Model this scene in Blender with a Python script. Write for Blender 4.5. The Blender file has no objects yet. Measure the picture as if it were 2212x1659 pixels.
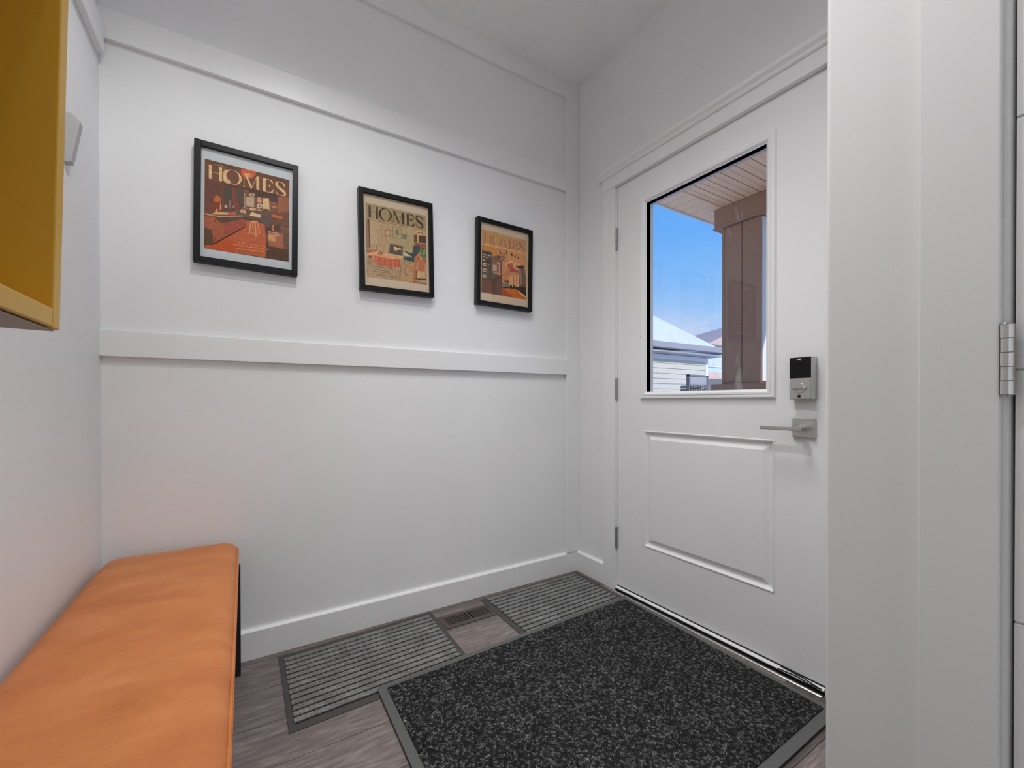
import bpy, bmesh, math, random
from mathutils import Vector, Matrix
from math import sin, cos, pi, radians
random.seed(7)
sc = bpy.context.scene
COL = sc.collection
# ------------------------------------------------------------------ colour helpers
def s2l(c):
    c = c / 255.0
    return c / 12.92 if c <= 0.04045 else ((c + 0.055) / 1.055) ** 2.4
def rgb(r, g, b): return (s2l(r), s2l(g), s2l(b), 1.0)
# ------------------------------------------------------------------ materials
MATS = {}
def new_mat(name):
    m = bpy.data.materials.new(name); m.use_nodes = True
    nt = m.node_tree; nt.nodes.clear()
    out = nt.nodes.new('ShaderNodeOutputMaterial')
    b = nt.nodes.new('ShaderNodeBsdfPrincipled')
    nt.links.new(b.outputs[0], out.inputs[0])
    return m, nt, b, out
def N(nt, t, **kw):
    n = nt.nodes.new(t)
    for k, v in kw.items():
        if k.startswith('_'): setattr(n, k[1:], v)
        else: n.inputs[k.replace('__', ' ')].default_value = v
    return n
def ramp(nt, src, stops, interp='LINEAR'):
    r = nt.nodes.new('ShaderNodeValToRGB'); r.color_ramp.interpolation = interp
    el = r.color_ramp.elements
    while len(el) > 1: el.remove(el[-1])
    el[0].position, el[0].color = stops[0]
    for p, c in stops[1:]:
        e = el.new(p); e.color = c
    nt.links.new(src, r.inputs[0]); return r
def bump(nt, b, src, strength, dist=0.001):
    bn = N(nt, 'ShaderNodeBump', Strength=strength, Distance=dist)
    nt.links.new(src, bn.inputs['Height']); nt.links.new(bn.outputs[0], b.inputs['Normal']); return bn
def paint(name, col, rough=0.5, nscale=60, nstr=0.05, spec=0.4, dist=0.0006, var=0.02):
    m, nt, b, o = new_mat(name)
    tc = N(nt, 'ShaderNodeTexCoord')
    n = N(nt, 'ShaderNodeTexNoise', Scale=nscale, Detail=4.0)
    nt.links.new(tc.outputs['Object'], n.inputs['Vector'])
    lo = tuple(c * (1 - var) for c in col[:3]) + (1,); hi = tuple(min(1, c * (1 + var)) for c in col[:3]) + (1,)
    n2 = N(nt, 'ShaderNodeTexNoise', Scale=3.0, Detail=2.0)
    nt.links.new(tc.outputs['Object'], n2.inputs['Vector'])
    r = ramp(nt, n2.outputs['Fac'], [(0.3, lo), (0.7, hi)])
    nt.links.new(r.outputs[0], b.inputs['Base Color'])
    b.inputs['Roughness'].default_value = rough
    b.inputs['Specular IOR Level'].default_value = spec
    if nstr: bump(nt, b, n.outputs['Fac'], nstr, dist)
    MATS[name] = m; return m
def metal(name, col, rough=0.3, brushed=0):
    m, nt, b, o = new_mat(name)
    b.inputs['Base Color'].default_value = col; b.inputs['Metallic'].default_value = 1.0
    tc = N(nt, 'ShaderNodeTexCoord'); mp = N(nt, 'ShaderNodeMapping'); mp.inputs['Scale'].default_value = (30, 30, 900) if brushed else (40, 40, 40)
    n = N(nt, 'ShaderNodeTexNoise', Scale=1.0, Detail=3.0)
    nt.links.new(tc.outputs['Object'], mp.inputs[0]); nt.links.new(mp.outputs[0], n.inputs['Vector'])
    r = ramp(nt, n.outputs['Fac'], [(0.3, (rough * .85,) * 3 + (1,)), (0.7, (min(1, rough * 1.15),) * 3 + (1,))])
    nt.links.new(r.outputs[0], b.inputs['Roughness'])
    MATS[name] = m; return m
WALL = paint('wall_paint', (0.80, 0.803, 0.81, 1), 0.55, 90, 0.08, 0.3)
TRIM = paint('trim_paint', (0.81, 0.813, 0.82, 1), 0.35, 30, 0.03, 0.45)
CEIL = paint('ceiling_texture', (0.92, 0.923, 0.93, 1), 0.8, 120, 0.5, 0.2, 0.002)
DOORW = paint('door_paint', (0.80, 0.803, 0.81, 1), 0.33, 40, 0.03, 0.45)
GASK = paint('black_rubber', (0.012, 0.012, 0.013, 1), 0.6, 80, 0.05, 0.3)
DARK = paint('gap_shade', (0.01, 0.01, 0.01, 1), 0.9, 10, 0, 0.1)  # near-black standing in for shade inside the vent and screw hole
BLACKF = paint('black_frame_wood', (0.0035, 0.0035, 0.004, 1), 0.42, 200, 0.05, 0.28)
MOUNTW = paint('white_mount', (0.72, 0.74, 0.75, 1), 0.9, 300, 0.05, 0.1)
MOUNTC = paint('cream_mount', (0.72, 0.55, 0.38, 1), 0.9, 300, 0.05, 0.1)
HOOKG = paint('grey_hook_paint', (0.46, 0.46, 0.46, 1), 0.5, 100, 0.03, 0.3)
YEL = paint('yellow_lacquer', (0.64, 0.36, 0.03, 1), 0.4, 100, 0.03, 0.4)
YELU = paint('pale_underside_board', (0.42, 0.38, 0.34, 1), 0.6, 100, 0.03, 0.3)
NICK = metal('satin_nickel', (0.60, 0.60, 0.60, 1), 0.36, 1)
CHROME = metal('polished_chrome', (0.62, 0.62, 0.63, 1), 0.12)
HINGE = metal('hinge_steel', (0.42, 0.42, 0.42, 1), 0.35)
SCR = paint('black_glass', (0.004, 0.004, 0.004, 1), 0.25, 10, 0, 0.3)
WHT = paint('white_ink', (0.85, 0.85, 0.85, 1), 0.5, 10, 0, 0.3)
LEGB = paint('black_metal', (0.01, 0.01, 0.01, 1), 0.45, 200, 0.05, 0.4)
REG = paint('register_enamel', rgb(78, 66, 62), 0.4, 200, 0.05, 0.4)
BORD = paint('rubber_mat_border', rgb(74, 71, 71), 0.7, 300, 0.25, 0.25)
BORD2 = paint('big_mat_border', rgb(92, 92, 92), 0.7, 300, 0.25, 0.25)
SOFF = paint('soffit_vinyl', rgb(244, 212, 176), 0.5, 60, 0.05, 0.3)
BROWN = paint('brown_fibre_board', rgb(160, 128, 108), 0.7, 60, 0.3, 0.2)
SIDING = paint('grey_siding', rgb(201, 198, 188), 0.6, 60, 0.1, 0.3)
WTRIM = paint('white_exterior_trim', rgb(225, 228, 228), 0.6, 60, 0.1, 0.3)
GUTT = paint('grey_gutter', rgb(160, 160, 168), 0.4, 60, 0.05, 0.4)
SNOW = paint('snow', (0.70, 0.735, 0.68, 1), 0.8, 8, 0.6, 0.2, 0.02)
SNOWG = paint('snowy_ground', (0.70, 0.72, 0.75, 1), 0.9, 3, 0.8, 0.2, 0.03)
PEACH = paint('peach_roof', rgb(205, 180, 170), 0.8, 20, 0.4, 0.2)
TEAL = paint('pale_teal_siding', rgb(196, 216, 214), 0.7, 30, 0.1, 0.2)
PINKB = paint('pink_brick', rgb(214, 190, 180), 0.8, 30, 0.3, 0.2)
GPAN = paint('grey_panel', rgb(165, 163, 170), 0.6, 40, 0.1, 0.3)
DWIN = paint('pale_window', rgb(205, 215, 228), 0.2, 5, 0, 0.5)
WOODX = paint('weathered_timber', rgb(120, 118, 120), 0.8, 60, 0.3, 0.2)

CR1, CR2 = .19, -.20
def leather():
    m, nt, b, o = new_mat('tan_leather')
    tc = N(nt, 'ShaderNodeTexCoord')
    n = N(nt, 'ShaderNodeTexNoise', Scale=9.0, Detail=6.0, Roughness=0.62)
    mp = N(nt, 'ShaderNodeMapping'); mp.inputs['Scale'].default_value = (0.8, 1.5, 1)
    nt.links.new(tc.outputs['Object'], mp.inputs[0]); nt.links.new(mp.outputs[0], n.inputs['Vector'])
    r = ramp(nt, n.outputs['Fac'], [(0.28, rgb(184, 104, 50)), (0.5, rgb(196, 118, 60)), (0.74, rgb(208, 132, 76))])
    nt.links.new(r.outputs[0], b.inputs['Base Color'])
    v = N(nt, 'ShaderNodeTexVoronoi', Scale=420.0); nt.links.new(tc.outputs['Object'], v.inputs['Vector'])
    w = N(nt, 'ShaderNodeTexNoise', Scale=5.0, Detail=3.0, Distortion=1.5); nt.links.new(mp.outputs[0], w.inputs['Vector'])
    mx = N(nt, 'ShaderNodeMath', _operation='MULTIPLY_ADD'); mx.inputs[1].default_value = 1.6
    nt.links.new(w.outputs['Fac'], mx.inputs[0]); nt.links.new(v.outputs['Distance'], mx.inputs[2])
    # two faint pull creases across the cushion
    sx = N(nt, 'ShaderNodeSeparateXYZ'); nt.links.new(tc.outputs['Object'], sx.inputs[0]); last = mx.outputs[0]
    for y0, k, ns in ((CR1, .10, .05), (CR2, .16, .07)):
        a1 = N(nt, 'ShaderNodeMath', _operation='MULTIPLY_ADD'); a1.inputs[1].default_value = -k; nt.links.new(sx.outputs['X'], a1.inputs[0]); nt.links.new(sx.outputs['Y'], a1.inputs[2])
        a2 = N(nt, 'ShaderNodeMath', _operation='MULTIPLY_ADD'); a2.inputs[1].default_value = ns; nt.links.new(w.outputs['Fac'], a2.inputs[0]); nt.links.new(a1.outputs[0], a2.inputs[2])
        a3 = N(nt, 'ShaderNodeMath', _operation='SUBTRACT'); a3.inputs[1].default_value = y0 + ns * .5; nt.links.new(a2.outputs[0], a3.inputs[0])
        a4 = N(nt, 'ShaderNodeMath', _operation='ABSOLUTE'); nt.links.new(a3.outputs[0], a4.inputs[0])
        rr = ramp(nt, a4.outputs[0], [(0.0, (0, 0, 0, 1)), (0.006, (1, 1, 1, 1))])
        a5 = N(nt, 'ShaderNodeMath', _operation='MULTIPLY_ADD'); a5.inputs[1].default_value = .9; nt.links.new(rr.outputs[0], a5.inputs[0]); nt.links.new(last, a5.inputs[2]); last = a5.outputs[0]
    bump(nt, b, last, 0.35, 0.0012)
    b.inputs['Roughness'].default_value = 0.46; b.inputs['Specular IOR Level'].default_value = 0.45
    return m
LEATH = leather()
def carpet(name, dark, mid, light, scale, thin, seed, cover):
    m, nt, b, o = new_mat(name)
    tc = N(nt, 'ShaderNodeTexCoord')
    n = N(nt, 'ShaderNodeTexNoise', Scale=scale, Detail=2.0, Roughness=0.6, Distortion=1.2)
    mp = N(nt, 'ShaderNodeMapping'); mp.inputs['Location'].default_value = (seed, seed, 0)
    nt.links.new(tc.outputs['Object'], mp.inputs[0]); nt.links.new(mp.outputs[0], n.inputs['Vector'])
    a = N(nt, 'ShaderNodeMath', _operation='SUBTRACT'); a.inputs[1].default_value = 0.5
    nt.links.new(n.outputs['Fac'], a.inputs[0])
    ab = N(nt, 'ShaderNodeMath', _operation='ABSOLUTE'); nt.links.new(a.outputs[0], ab.inputs[0])
    fib = ramp(nt, ab.outputs[0], [(0.0, (1, 1, 1, 1)), (thin, (0, 0, 0, 1))])
    n2 = N(nt, 'ShaderNodeTexNoise', Scale=scale * 0.55, Detail=3.0, Roughness=0.7); nt.links.new(mp.outputs[0], n2.inputs['Vector'])
    msk = ramp(nt, n2.outputs['Fac'], [(cover, (0, 0, 0, 1)), (cover + 0.12, (1, 1, 1, 1))])
    mul = N(nt, 'ShaderNodeMath', _operation='MULTIPLY'); nt.links.new(fib.outputs[0], mul.inputs[0]); nt.links.new(msk.outputs[0], mul.inputs[1])
    n3 = N(nt, 'ShaderNodeTexNoise', Scale=scale * 1.3, Detail=2.0); nt.links.new(mp.outputs[0], n3.inputs['Vector'])
    base = ramp(nt, n3.outputs['Fac'], [(0.35, dark), (0.65, mid)])
    mix = N(nt, 'ShaderNodeMix', _data_type='RGBA'); nt.links.new(mul.outputs[0], mix.inputs[0])
    nt.links.new(base.outputs[0], mix.inputs[6]); mix.inputs[7].default_value = light
    n4 = N(nt, 'ShaderNodeTexNoise', Scale=14.0, Detail=3.0); nt.links.new(mp.outputs[0], n4.inputs['Vector'])
    wear = ramp(nt, n4.outputs['Fac'], [(0.35, (0.78, 0.78, 0.78, 1)), (0.65, (1.15, 1.15, 1.15, 1))])
    mm = N(nt, 'ShaderNodeMix', _data_type='RGBA', _blend_type='MULTIPLY'); mm.inputs[0].default_value = 1.0
    nt.links.new(mix.outputs[2], mm.inputs[6]); nt.links.new(wear.outputs[0], mm.inputs[7])
    nt.links.new(mm.outputs[2], b.inputs['Base Color'])
    b.inputs['Roughness'].default_value = 0.95; b.inputs['Specular IOR Level'].default_value = 0.1
    bump(nt, b, mul.outputs[0], 0.7, 0.002)
    return m
CARP = carpet('charcoal_fleck_carpet', rgb(12, 12, 13), rgb(44, 44, 45), rgb(196, 196, 196), 160, 0.042, 3, 0.48)
RIBC = carpet('grey_ribbed_carpet', rgb(84, 84, 84), rgb(134, 134, 133), rgb(200, 200, 198), 230, 0.06, 8, 0.42)
def floorwood():
    m, nt, b, o = new_mat('grey_brown_plank')
    tc = N(nt, 'ShaderNodeTexCoord')
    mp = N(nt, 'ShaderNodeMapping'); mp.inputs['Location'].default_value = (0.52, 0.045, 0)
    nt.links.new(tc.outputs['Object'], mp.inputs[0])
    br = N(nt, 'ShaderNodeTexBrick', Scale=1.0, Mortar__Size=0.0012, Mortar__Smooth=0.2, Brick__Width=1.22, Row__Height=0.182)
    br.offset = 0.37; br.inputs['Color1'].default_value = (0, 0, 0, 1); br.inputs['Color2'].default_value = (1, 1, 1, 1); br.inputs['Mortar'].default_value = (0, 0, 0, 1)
    nt.links.new(mp.outputs[0], br.inputs['Vector'])
    g = N(nt, 'ShaderNodeMapping'); g.inputs['Scale'].default_value = (3.4, 26, 1)
    nt.links.new(mp.outputs[0], g.inputs[0])
    n = N(nt, 'ShaderNodeTexNoise', Scale=3.0, Detail=8.0, Roughness=0.7, Distortion=0.6); nt.links.new(g.outputs[0], n.inputs['Vector'])
    g2 = N(nt, 'ShaderNodeMapping'); g2.inputs['Scale'].default_value = (2.5, 9, 1); nt.links.new(mp.outputs[0], g2.inputs[0])
    w = N(nt, 'ShaderNodeTexNoise', Scale=2.5, Detail=4.0, Distortion=2.0); nt.links.new(g2.outputs[0], w.inputs['Vector'])
    ad = N(nt, 'ShaderNodeMath', _operation='MULTIPLY_ADD'); ad.inputs[1].default_value = 0.5
    nt.links.new(w.outputs['Fac'], ad.inputs[0]); nt.links.new(n.outputs['Fac'], ad.inputs[2])
    r = ramp(nt, ad.outputs[0], [(0.45, rgb(70, 63, 62)), (0.74, rgb(98, 90, 88)), (1.0, rgb(124, 116, 113))])
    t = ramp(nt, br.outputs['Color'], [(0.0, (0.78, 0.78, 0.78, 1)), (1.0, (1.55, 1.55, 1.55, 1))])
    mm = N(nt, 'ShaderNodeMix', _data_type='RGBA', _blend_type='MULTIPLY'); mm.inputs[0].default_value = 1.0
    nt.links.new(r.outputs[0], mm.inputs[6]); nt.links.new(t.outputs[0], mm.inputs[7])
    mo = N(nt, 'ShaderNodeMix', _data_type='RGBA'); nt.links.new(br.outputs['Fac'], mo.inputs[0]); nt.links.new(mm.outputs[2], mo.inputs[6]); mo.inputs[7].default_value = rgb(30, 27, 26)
    nt.links.new(mo.outputs[2], b.inputs['Base Color'])
    b.inputs['Roughness'].default_value = 0.42; b.inputs['Specular IOR Level'].default_value = 0.4
    bump(nt, b, n.outputs['Fac'], 0.15, 0.0008)
    return m
FLOORM = floorwood()
def glass(name, smudge=0.0, ior=1.5):
    m = bpy.data.materials.new(name); m.use_nodes = True; nt = m.node_tree; nt.nodes.clear()
    out = nt.nodes.new('ShaderNodeOutputMaterial')
    tr = nt.nodes.new('ShaderNodeBsdfTransparent'); tr.inputs[0].default_value = (0.98, 0.985, 0.985, 1)
    gl = N(nt, 'ShaderNodeBsdfGlossy', Roughness=0.02)
    fr = N(nt, 'ShaderNodeFresnel', IOR=ior)
    geo = nt.nodes.new('ShaderNodeNewGeometry'); mr = N(nt, 'ShaderNodeMapRange'); mr.inputs['To Min'].default_value = ior; mr.inputs['To Max'].default_value = 1 / ior
    nt.links.new(geo.outputs['Backfacing'], mr.inputs['Value']); nt.links.new(mr.outputs[0], fr.inputs['IOR'])
    mx = nt.nodes.new('ShaderNodeMixShader')
    nt.links.new(fr.outputs[0], mx.inputs[0]); nt.links.new(tr.outputs[0], mx.inputs[1]); nt.links.new(gl.outputs[0], mx.inputs[2])
    last = mx
    if smudge:
        tc = N(nt, 'ShaderNodeTexCoord'); mp = N(nt, 'ShaderNodeMapping'); mp.inputs['Scale'].default_value = (1, 9, 2.6)
        nt.links.new(tc.outputs['Object'], mp.inputs[0])
        n = N(nt, 'ShaderNodeTexNoise', Scale=1.6, Detail=5.0, Distortion=1.6); nt.links.new(mp.outputs[0], n.inputs['Vector'])
        r = ramp(nt, n.outputs['Fac'], [(0.60, (0, 0, 0, 1)), (0.82, (smudge,) * 3 + (1,))])
        df = N(nt, 'ShaderNodeBsdfDiffuse'); df.inputs[0].default_value = (0.8, 0.8, 0.85, 1)
        m2 = nt.nodes.new('ShaderNodeMixShader')
        nt.links.new(r.outputs[0], m2.inputs[0]); nt.links.new(mx.outputs[0], m2.inputs[1]); nt.links.new(df.outputs[0], m2.inputs[2]); last = m2
    nt.links.new(last.outputs[0], out.inputs[0]); return m
GLASS = glass('picture_glass'); DGLASS = glass('door_glass', 0.25, 1.33)
def artmat():
    m, nt, b, o = new_mat('printed_paper')
    vc = nt.nodes.new('ShaderNodeVertexColor'); vc.layer_name = 'ink'
    tc = N(nt, 'ShaderNodeTexCoord'); n = N(nt, 'ShaderNodeTexNoise', Scale=110.0, Detail=4.0); nt.links.new(tc.outputs['Object'], n.inputs['Vector'])
    r = ramp(nt, n.outputs['Fac'], [(0.3, (0.80, 0.80, 0.80, 1)), (0.7, (1.18, 1.18, 1.18, 1))])
    mm = N(nt, 'ShaderNodeMix', _data_type='RGBA', _blend_type='MULTIPLY'); mm.inputs[0].default_value = 1.0
    nt.links.new(vc.outputs[0], mm.inputs[6]); nt.links.new(r.outputs[0], mm.inputs[7]); nt.links.new(mm.outputs[2], b.inputs['Base Color'])
    b.inputs['Roughness'].default_value = 0.8; b.inputs['Specular IOR Level'].default_value = 0.15
    return m
ARTM = artmat()
# ------------------------------------------------------------------ mesh helpers
class MB:
    def __init__(s): s.v = []; s.f = []
    def add(s, vs, fs):
        o = len(s.v); s.v += [tuple(v) for v in vs]; s.f += [tuple(i + o for i in f) for f in fs]; return s
    def box(s, x0, x1, y0, y1, z0, z1):
        x0, x1 = sorted((x0, x1)); y0, y1 = sorted((y0, y1)); z0, z1 = sorted((z0, z1))
        vs = [(x0, y0, z0), (x1, y0, z0), (x1, y1, z0), (x0, y1, z0), (x0, y0, z1), (x1, y0, z1), (x1, y1, z1), (x0, y1, z1)]
        return s.add(vs, [(0, 3, 2, 1), (4, 5, 6, 7), (0, 1, 5, 4), (1, 2, 6, 5), (2, 3, 7, 6), (3, 0, 4, 7)])
    def hexa(s, bot, top):
        return s.add(list(bot) + list(top), [(0, 3, 2, 1), (4, 5, 6, 7), (0, 1, 5, 4), (1, 2, 6, 5), (2, 3, 7, 6), (3, 0, 4, 7)])
    def prism(s, poly, axis, a, b):
        """extrude a 2D polygon along axis; poly in the two other axes, in order"""
        def P(p, t):
            return {'x': (t, p[0], p[1]), 'y': (p[0], t, p[1]), 'z': (p[0], p[1], t)}[axis]
        n = len(poly)
        vs = [P(p, a) for p in poly] + [P(p, b) for p in poly]
        fs = [tuple(range(n))[::-1], tuple(range(n, 2 * n))] + [(i, (i + 1) % n, n + (i + 1) % n, n + i) for i in range(n)]
        return s.add(vs, fs)
    def cyl(s, c, axis, r, h, seg=20, r2=None):
        r2 = r if r2 is None else r2
        ax = 'xyz'.index(axis); u, w = [(1, 2), (2, 0), (0, 1)][ax]
        vs = []
        for t, rr in ((0, r), (h, r2)):
            for i in range(seg):
                p = [0, 0, 0]; p[ax] = c[ax] + t; p[u] = c[u] + rr * cos(2 * pi * i / seg); p[w] = c[w] + rr * sin(2 * pi * i / seg); vs.append(tuple(p))
        return s.add(vs, [tuple(range(seg))[::-1], tuple(range(seg, 2 * seg))] + [(i, (i + 1) % seg, seg + (i + 1) % seg, seg + i) for i in range(seg)])
    def tube(s, pts, r, seg=8, closed=False):
        n = len(pts); rings = []
        P = [Vector(p) for p in pts]
        for i in range(n):
            a = P[(i - 1) % n] if (closed or i > 0) else P[i]; c = P[(i + 1) % n] if (closed or i < n - 1) else P[i]
            d = (c - a).normalized(); up = Vector((0, 0, 1)) if abs(d.z) < .9 else Vector((1, 0, 0))
            e1 = d.cross(up).normalized(); e2 = e1.cross(d).normalized()
            rings.append([P[i] + e1 * r * cos(2 * pi * k / seg) + e2 * r * sin(2 * pi * k / seg) for k in range(seg)])
        vs = [v for ring in rings for v in ring]; fs = []
        for i in range(n if closed else n - 1):
            j = (i + 1) % n
            for k in range(seg): fs.append((i * seg + k, i * seg + (k + 1) % seg, j * seg + (k + 1) % seg, j * seg + k))
        if not closed: fs += [tuple(range(seg))[::-1], tuple(range((n - 1) * seg, n * seg))]
        return s.add(vs, fs)
    def sweep_rect(s, y0, y1, z0, z1, prof, X):
        """moulding around a rectangle in the y-z plane; prof = (inset, height towards -x)"""
        rings = []
        for w, h in prof:
            rings.append([(X - h, y0 + w, z0 + w), (X - h, y1 - w, z0 + w), (X - h, y1 - w, z1 - w), (X - h, y0 + w, z1 - w)])
        vs = [v for r in rings for v in r]; fs = []
        for i in range(len(rings) - 1):
            for k in range(4): fs.append((i * 4 + k, i * 4 + (k + 1) % 4, (i + 1) * 4 + (k + 1) % 4, (i + 1) * 4 + k))
        return s.add(vs, fs)
    def build(s, name, mat, parent=None, bevel=0, seg=2, smooth=False, org=None):
        me = bpy.data.meshes.new(name)
        o = bpy.data.objects.new(name, me); COL.objects.link(o)
        L = Vector((0, 0, 0))
        if parent is not None:
            o.parent = parent
            q = parent
            while q is not None: L = L + Vector(q.location) ; q = q.parent
        elif org is not None:
            L = Vector(org); o.location = L
        me.from_pydata([tuple(Vector(v) - L) for v in s.v], [], s.f)
        bm = bmesh.new(); bm.from_mesh(me); bmesh.ops.recalc_face_normals(bm, faces=bm.faces); bm.to_mesh(me); bm.free()
        me.materials.append(mat)
        if smooth:
            for p in me.polygons: p.use_smooth = True
        if bevel:
            b = o.modifiers.new('bevel', 'BEVEL'); b.width = bevel; b.segments = seg; b.limit_method = 'ANGLE'; b.angle_limit = radians(35); b.harden_normals = False
        return o
def tag(o, label=None, cat=None, group=None, kind=None):
    if label: o['label'] = label
    if cat: o['category'] = cat
    if group: o['group'] = group
    if kind: o['kind'] = kind
    return o
def empty(name, loc=(0, 0, 0)):
    o = bpy.data.objects.new(name, None); o.location = loc; o.empty_display_size = .05; COL.objects.link(o); return o
def struct(name, mb, mat, label, cat, bevel=0, seg=2):
    return tag(mb.build(name, mat, None, bevel, seg), label, cat, kind='structure')
CEILZ = 2.747
XL = -2.0035      # left wall surface
XH = -0.744       # hall wall surface (right foreground)
YC = -1.529       # its corner
# ------------------------------------------------------------------ room shell
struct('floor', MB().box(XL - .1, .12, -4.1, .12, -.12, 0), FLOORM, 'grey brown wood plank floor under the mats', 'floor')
struct('ceiling', MB().box(XL - .1, .15, -4.1, .12, CEILZ, CEILZ + .12), CEIL, 'white lightly textured ceiling above the entry door', 'ceiling')
struct('wall_back', MB().box(XL - .1, .15, 0, .12, -.12, CEILZ + .05), WALL, 'pale grey back wall carrying three framed magazine covers', 'wall')
struct('wall_left', MB().box(XL - .12, XL, -4.1, 0, -.12, CEILZ + .05), WALL, 'plain pale grey left wall beside the tan bench', 'wall')
DY0, DY1, DZ = -1.236, -.3145, 2.0465
w = MB()
w.box(0, .14, -.309, 0, 0, CEILZ); w.box(0, .14, YC + .0, -1.2415, 0, CEILZ); w.box(0, .14, -1.2415, -.309, 2.052, CEILZ)
struct('wall_right', w, WALL, 'pale grey end wall around the white entry door', 'wall')
LD0, LD1 = -1.7472, -2.56     # closet door opening in y
w = MB()
w.box(XH, 0.14, -1.744, YC, 0, CEILZ)
struct('wall_front', w, WALL, 'pale grey wall end with rounded corner in the right foreground', 'wall', .007, 3)
w = MB(); w.box(XH, -.6, -4.1, LD1 - .004, 0, CEILZ); w.box(XH, -.6, LD1 - .004, -1.744, 2.05, CEILZ); w.box(-.62, -.6, LD1 - .004, -1.744, 0, 2.05)
struct('wall_hall', w, WALL, 'pale grey hall wall around the grooved closet door', 'wall')
struct('wall_rear', MB().box(XL - .1, XH + .2, -4.1, -3.98, 0, CEILZ), WALL, 'plain pale grey rear hall wall behind the camera', 'wall')
# back wall battens
T = .019
def trim(n, mb, label, bevel=.0015): return struct('trim_%d' % n, mb, TRIM, label, 'trim', bevel, 2)
trim(1, MB().box(XL, -.001, -T, 0, 2.6486, CEILZ), 'white top rail along the back wall under the ceiling')
trim(2, MB().box(XL, -.0875, -T, 0, 2.1296, 2.227), 'white upper rail across the back wall above the pictures')
trim(3, MB().box(XL, -.0875, -T, 0, 1.1097, 1.1947), 'white chair rail across the back wall below the pictures')
trim(4, MB().box(-.0875, -.001, -T, 0, .111, 2.6486), 'white vertical batten in the corner beside the entry door')
trim(5, MB().box(XL, XL + .019, -1.9, -.026, 2.068, 2.16), 'white rail high on the left wall above the grey hook')
struct('baseboard_back', MB().prism([(0, 0), (-.0165, 0), (-.0165, .104), (-.0105, .111), (0, .111)], 'x', XL, 0), TRIM, 'tall white baseboard along the back wall', 'baseboard', .001)
struct('baseboard_right', MB().prism([(0, 0), (-.0165, 0), (-.0165, .104), (-.0105, .111), (0, .111)], 'y', -.2305, -.0165), TRIM, 'short white baseboard between the corner and the door casing', 'baseboard', .001)
struct('baseboard_left', MB().box(XL, XL + .0165, -3.98, -.0165, 0, .111), TRIM, 'white baseboard behind the tan bench', 'baseboard', .001)
# entry door casing and crown
trim(6, MB().box(-.018, 0, -.309, -.231, 0, 2.05), 'white vertical casing on the hinge side of the entry door')
trim(7, MB().box(-.018, 0, -1.32, -1.2415, 0, 2.05), 'white vertical casing on the latch side of the entry door')
c = MB().box(-.020, 0, -1.325, -.226, 2.05, 2.108)
c.prism([(0, 2.108), (-.026, 2.108), (-.031, 2.113), (-.031, 2.119), (-.036, 2.124), (-.044, 2.130), (-.044, 2.146), (0, 2.150)], 'y', -1.345, -.207)
trim(8, c, 'white crowned head casing above the entry door', .001)
# jamb lining of the door opening
j = MB(); j.box(.0005, .14, -.3125, -.309, 0, 2.05); j.box(.0005, .14, -1.2415, -1.238, 0, 2.05); j.box(.0005, .14, -1.2415, -.309, 2.0485, 2.052)
j.box(.047, .06, -.33, -.3125, 0, 2.0485); j.box(.047, .06, -1.238, -1.22, 0, 2.0485); j.box(.047, .06, -1.238, -.3125, 2.03, 2.0485)
trim(9, j, 'white jamb lining the entry door opening', 0)
sill = empty('threshold', (0, -.775, 0)); tag(sill, 'white door sill with black gasket lines under the entry door', 'threshold')
MB().prism([(-.015, .0125), (-.015, .017), (-.010, .0195), (.14, .0195), (.14, .0), (-.004, 0), (-.004, .0125)], 'y', -1.2375, -.313).build('sill_board', TRIM, sill, .001)
MB().box(.0005, .04, -1.2375, -.313, .0195, .0243).build('door_sweep', GASK, sill)
g = MB(); g.box(-.012, -.004, -1.2375, -.313, .0, .0125); g.box(-.022, -.012, -1.2375, -.313, 0, .003)
g.build('gasket', GASK, sill)
MB().prism([(-.034, 0), (-.034, .003), (-.031, .0055), (-.024, .0055), (-.022, 0)], 'y', -1.2375, -.315).build('metal_edge', NICK, sill)
# crumpled strip of weather seal at the latch end
st = MB(); st.tube([(-.024, -1.10, .0215), (-.020, -1.16, .024), (-.026, -1.20, .0215), (-.018, -1.232, .0205)], .0022, 6)
st.tube([(-.004, -1.10, .0225), (-.008, -1.17, .023), (-.020, -1.225, .0215)], .0018, 6)
st.build('loose_seal', GASK, sill)
# ------------------------------------------------------------------ entry door
door = empty('door_1', (0, -.775, .0235)); tag(door, 'white entry door with half window and one raised lower panel', 'door', kind='structure')
X0, X1 = .003, .046
d = MB()
LY0, LY1, LZ0, LZ1 = -1.080, -.466, .972, 1.931      # lite frame outside
PY0, PY1, PZ0, PZ1 = -1.076, -.4815, .270, .8225       # lower panel
gi = .034
d.box(X0, X1, DY0, LY0 + gi, .0235, DZ); d.box(X0, X1, LY1 - gi, DY1, .0235, DZ)
d.box(X0, X1, LY0 + gi, LY1 - gi, LZ1 - gi, DZ); d.box(X0, X1, LY0 + gi, LY1 - gi, PZ1, LZ0 + gi)
d.box(X0, X1, LY0 + gi, LY1 - gi, .0235, PZ0)
d.box(X0 + .012, X1, LY0 + gi, LY1 - gi, PZ0, PZ1)
d.box(X0, X1, LY0 + gi, PY0, PZ0, PZ1)
d.box(X0, X1, PY1, LY1 - gi, PZ0, PZ1) if PY1 < LY1 - gi else None
slab = MB()
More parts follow.
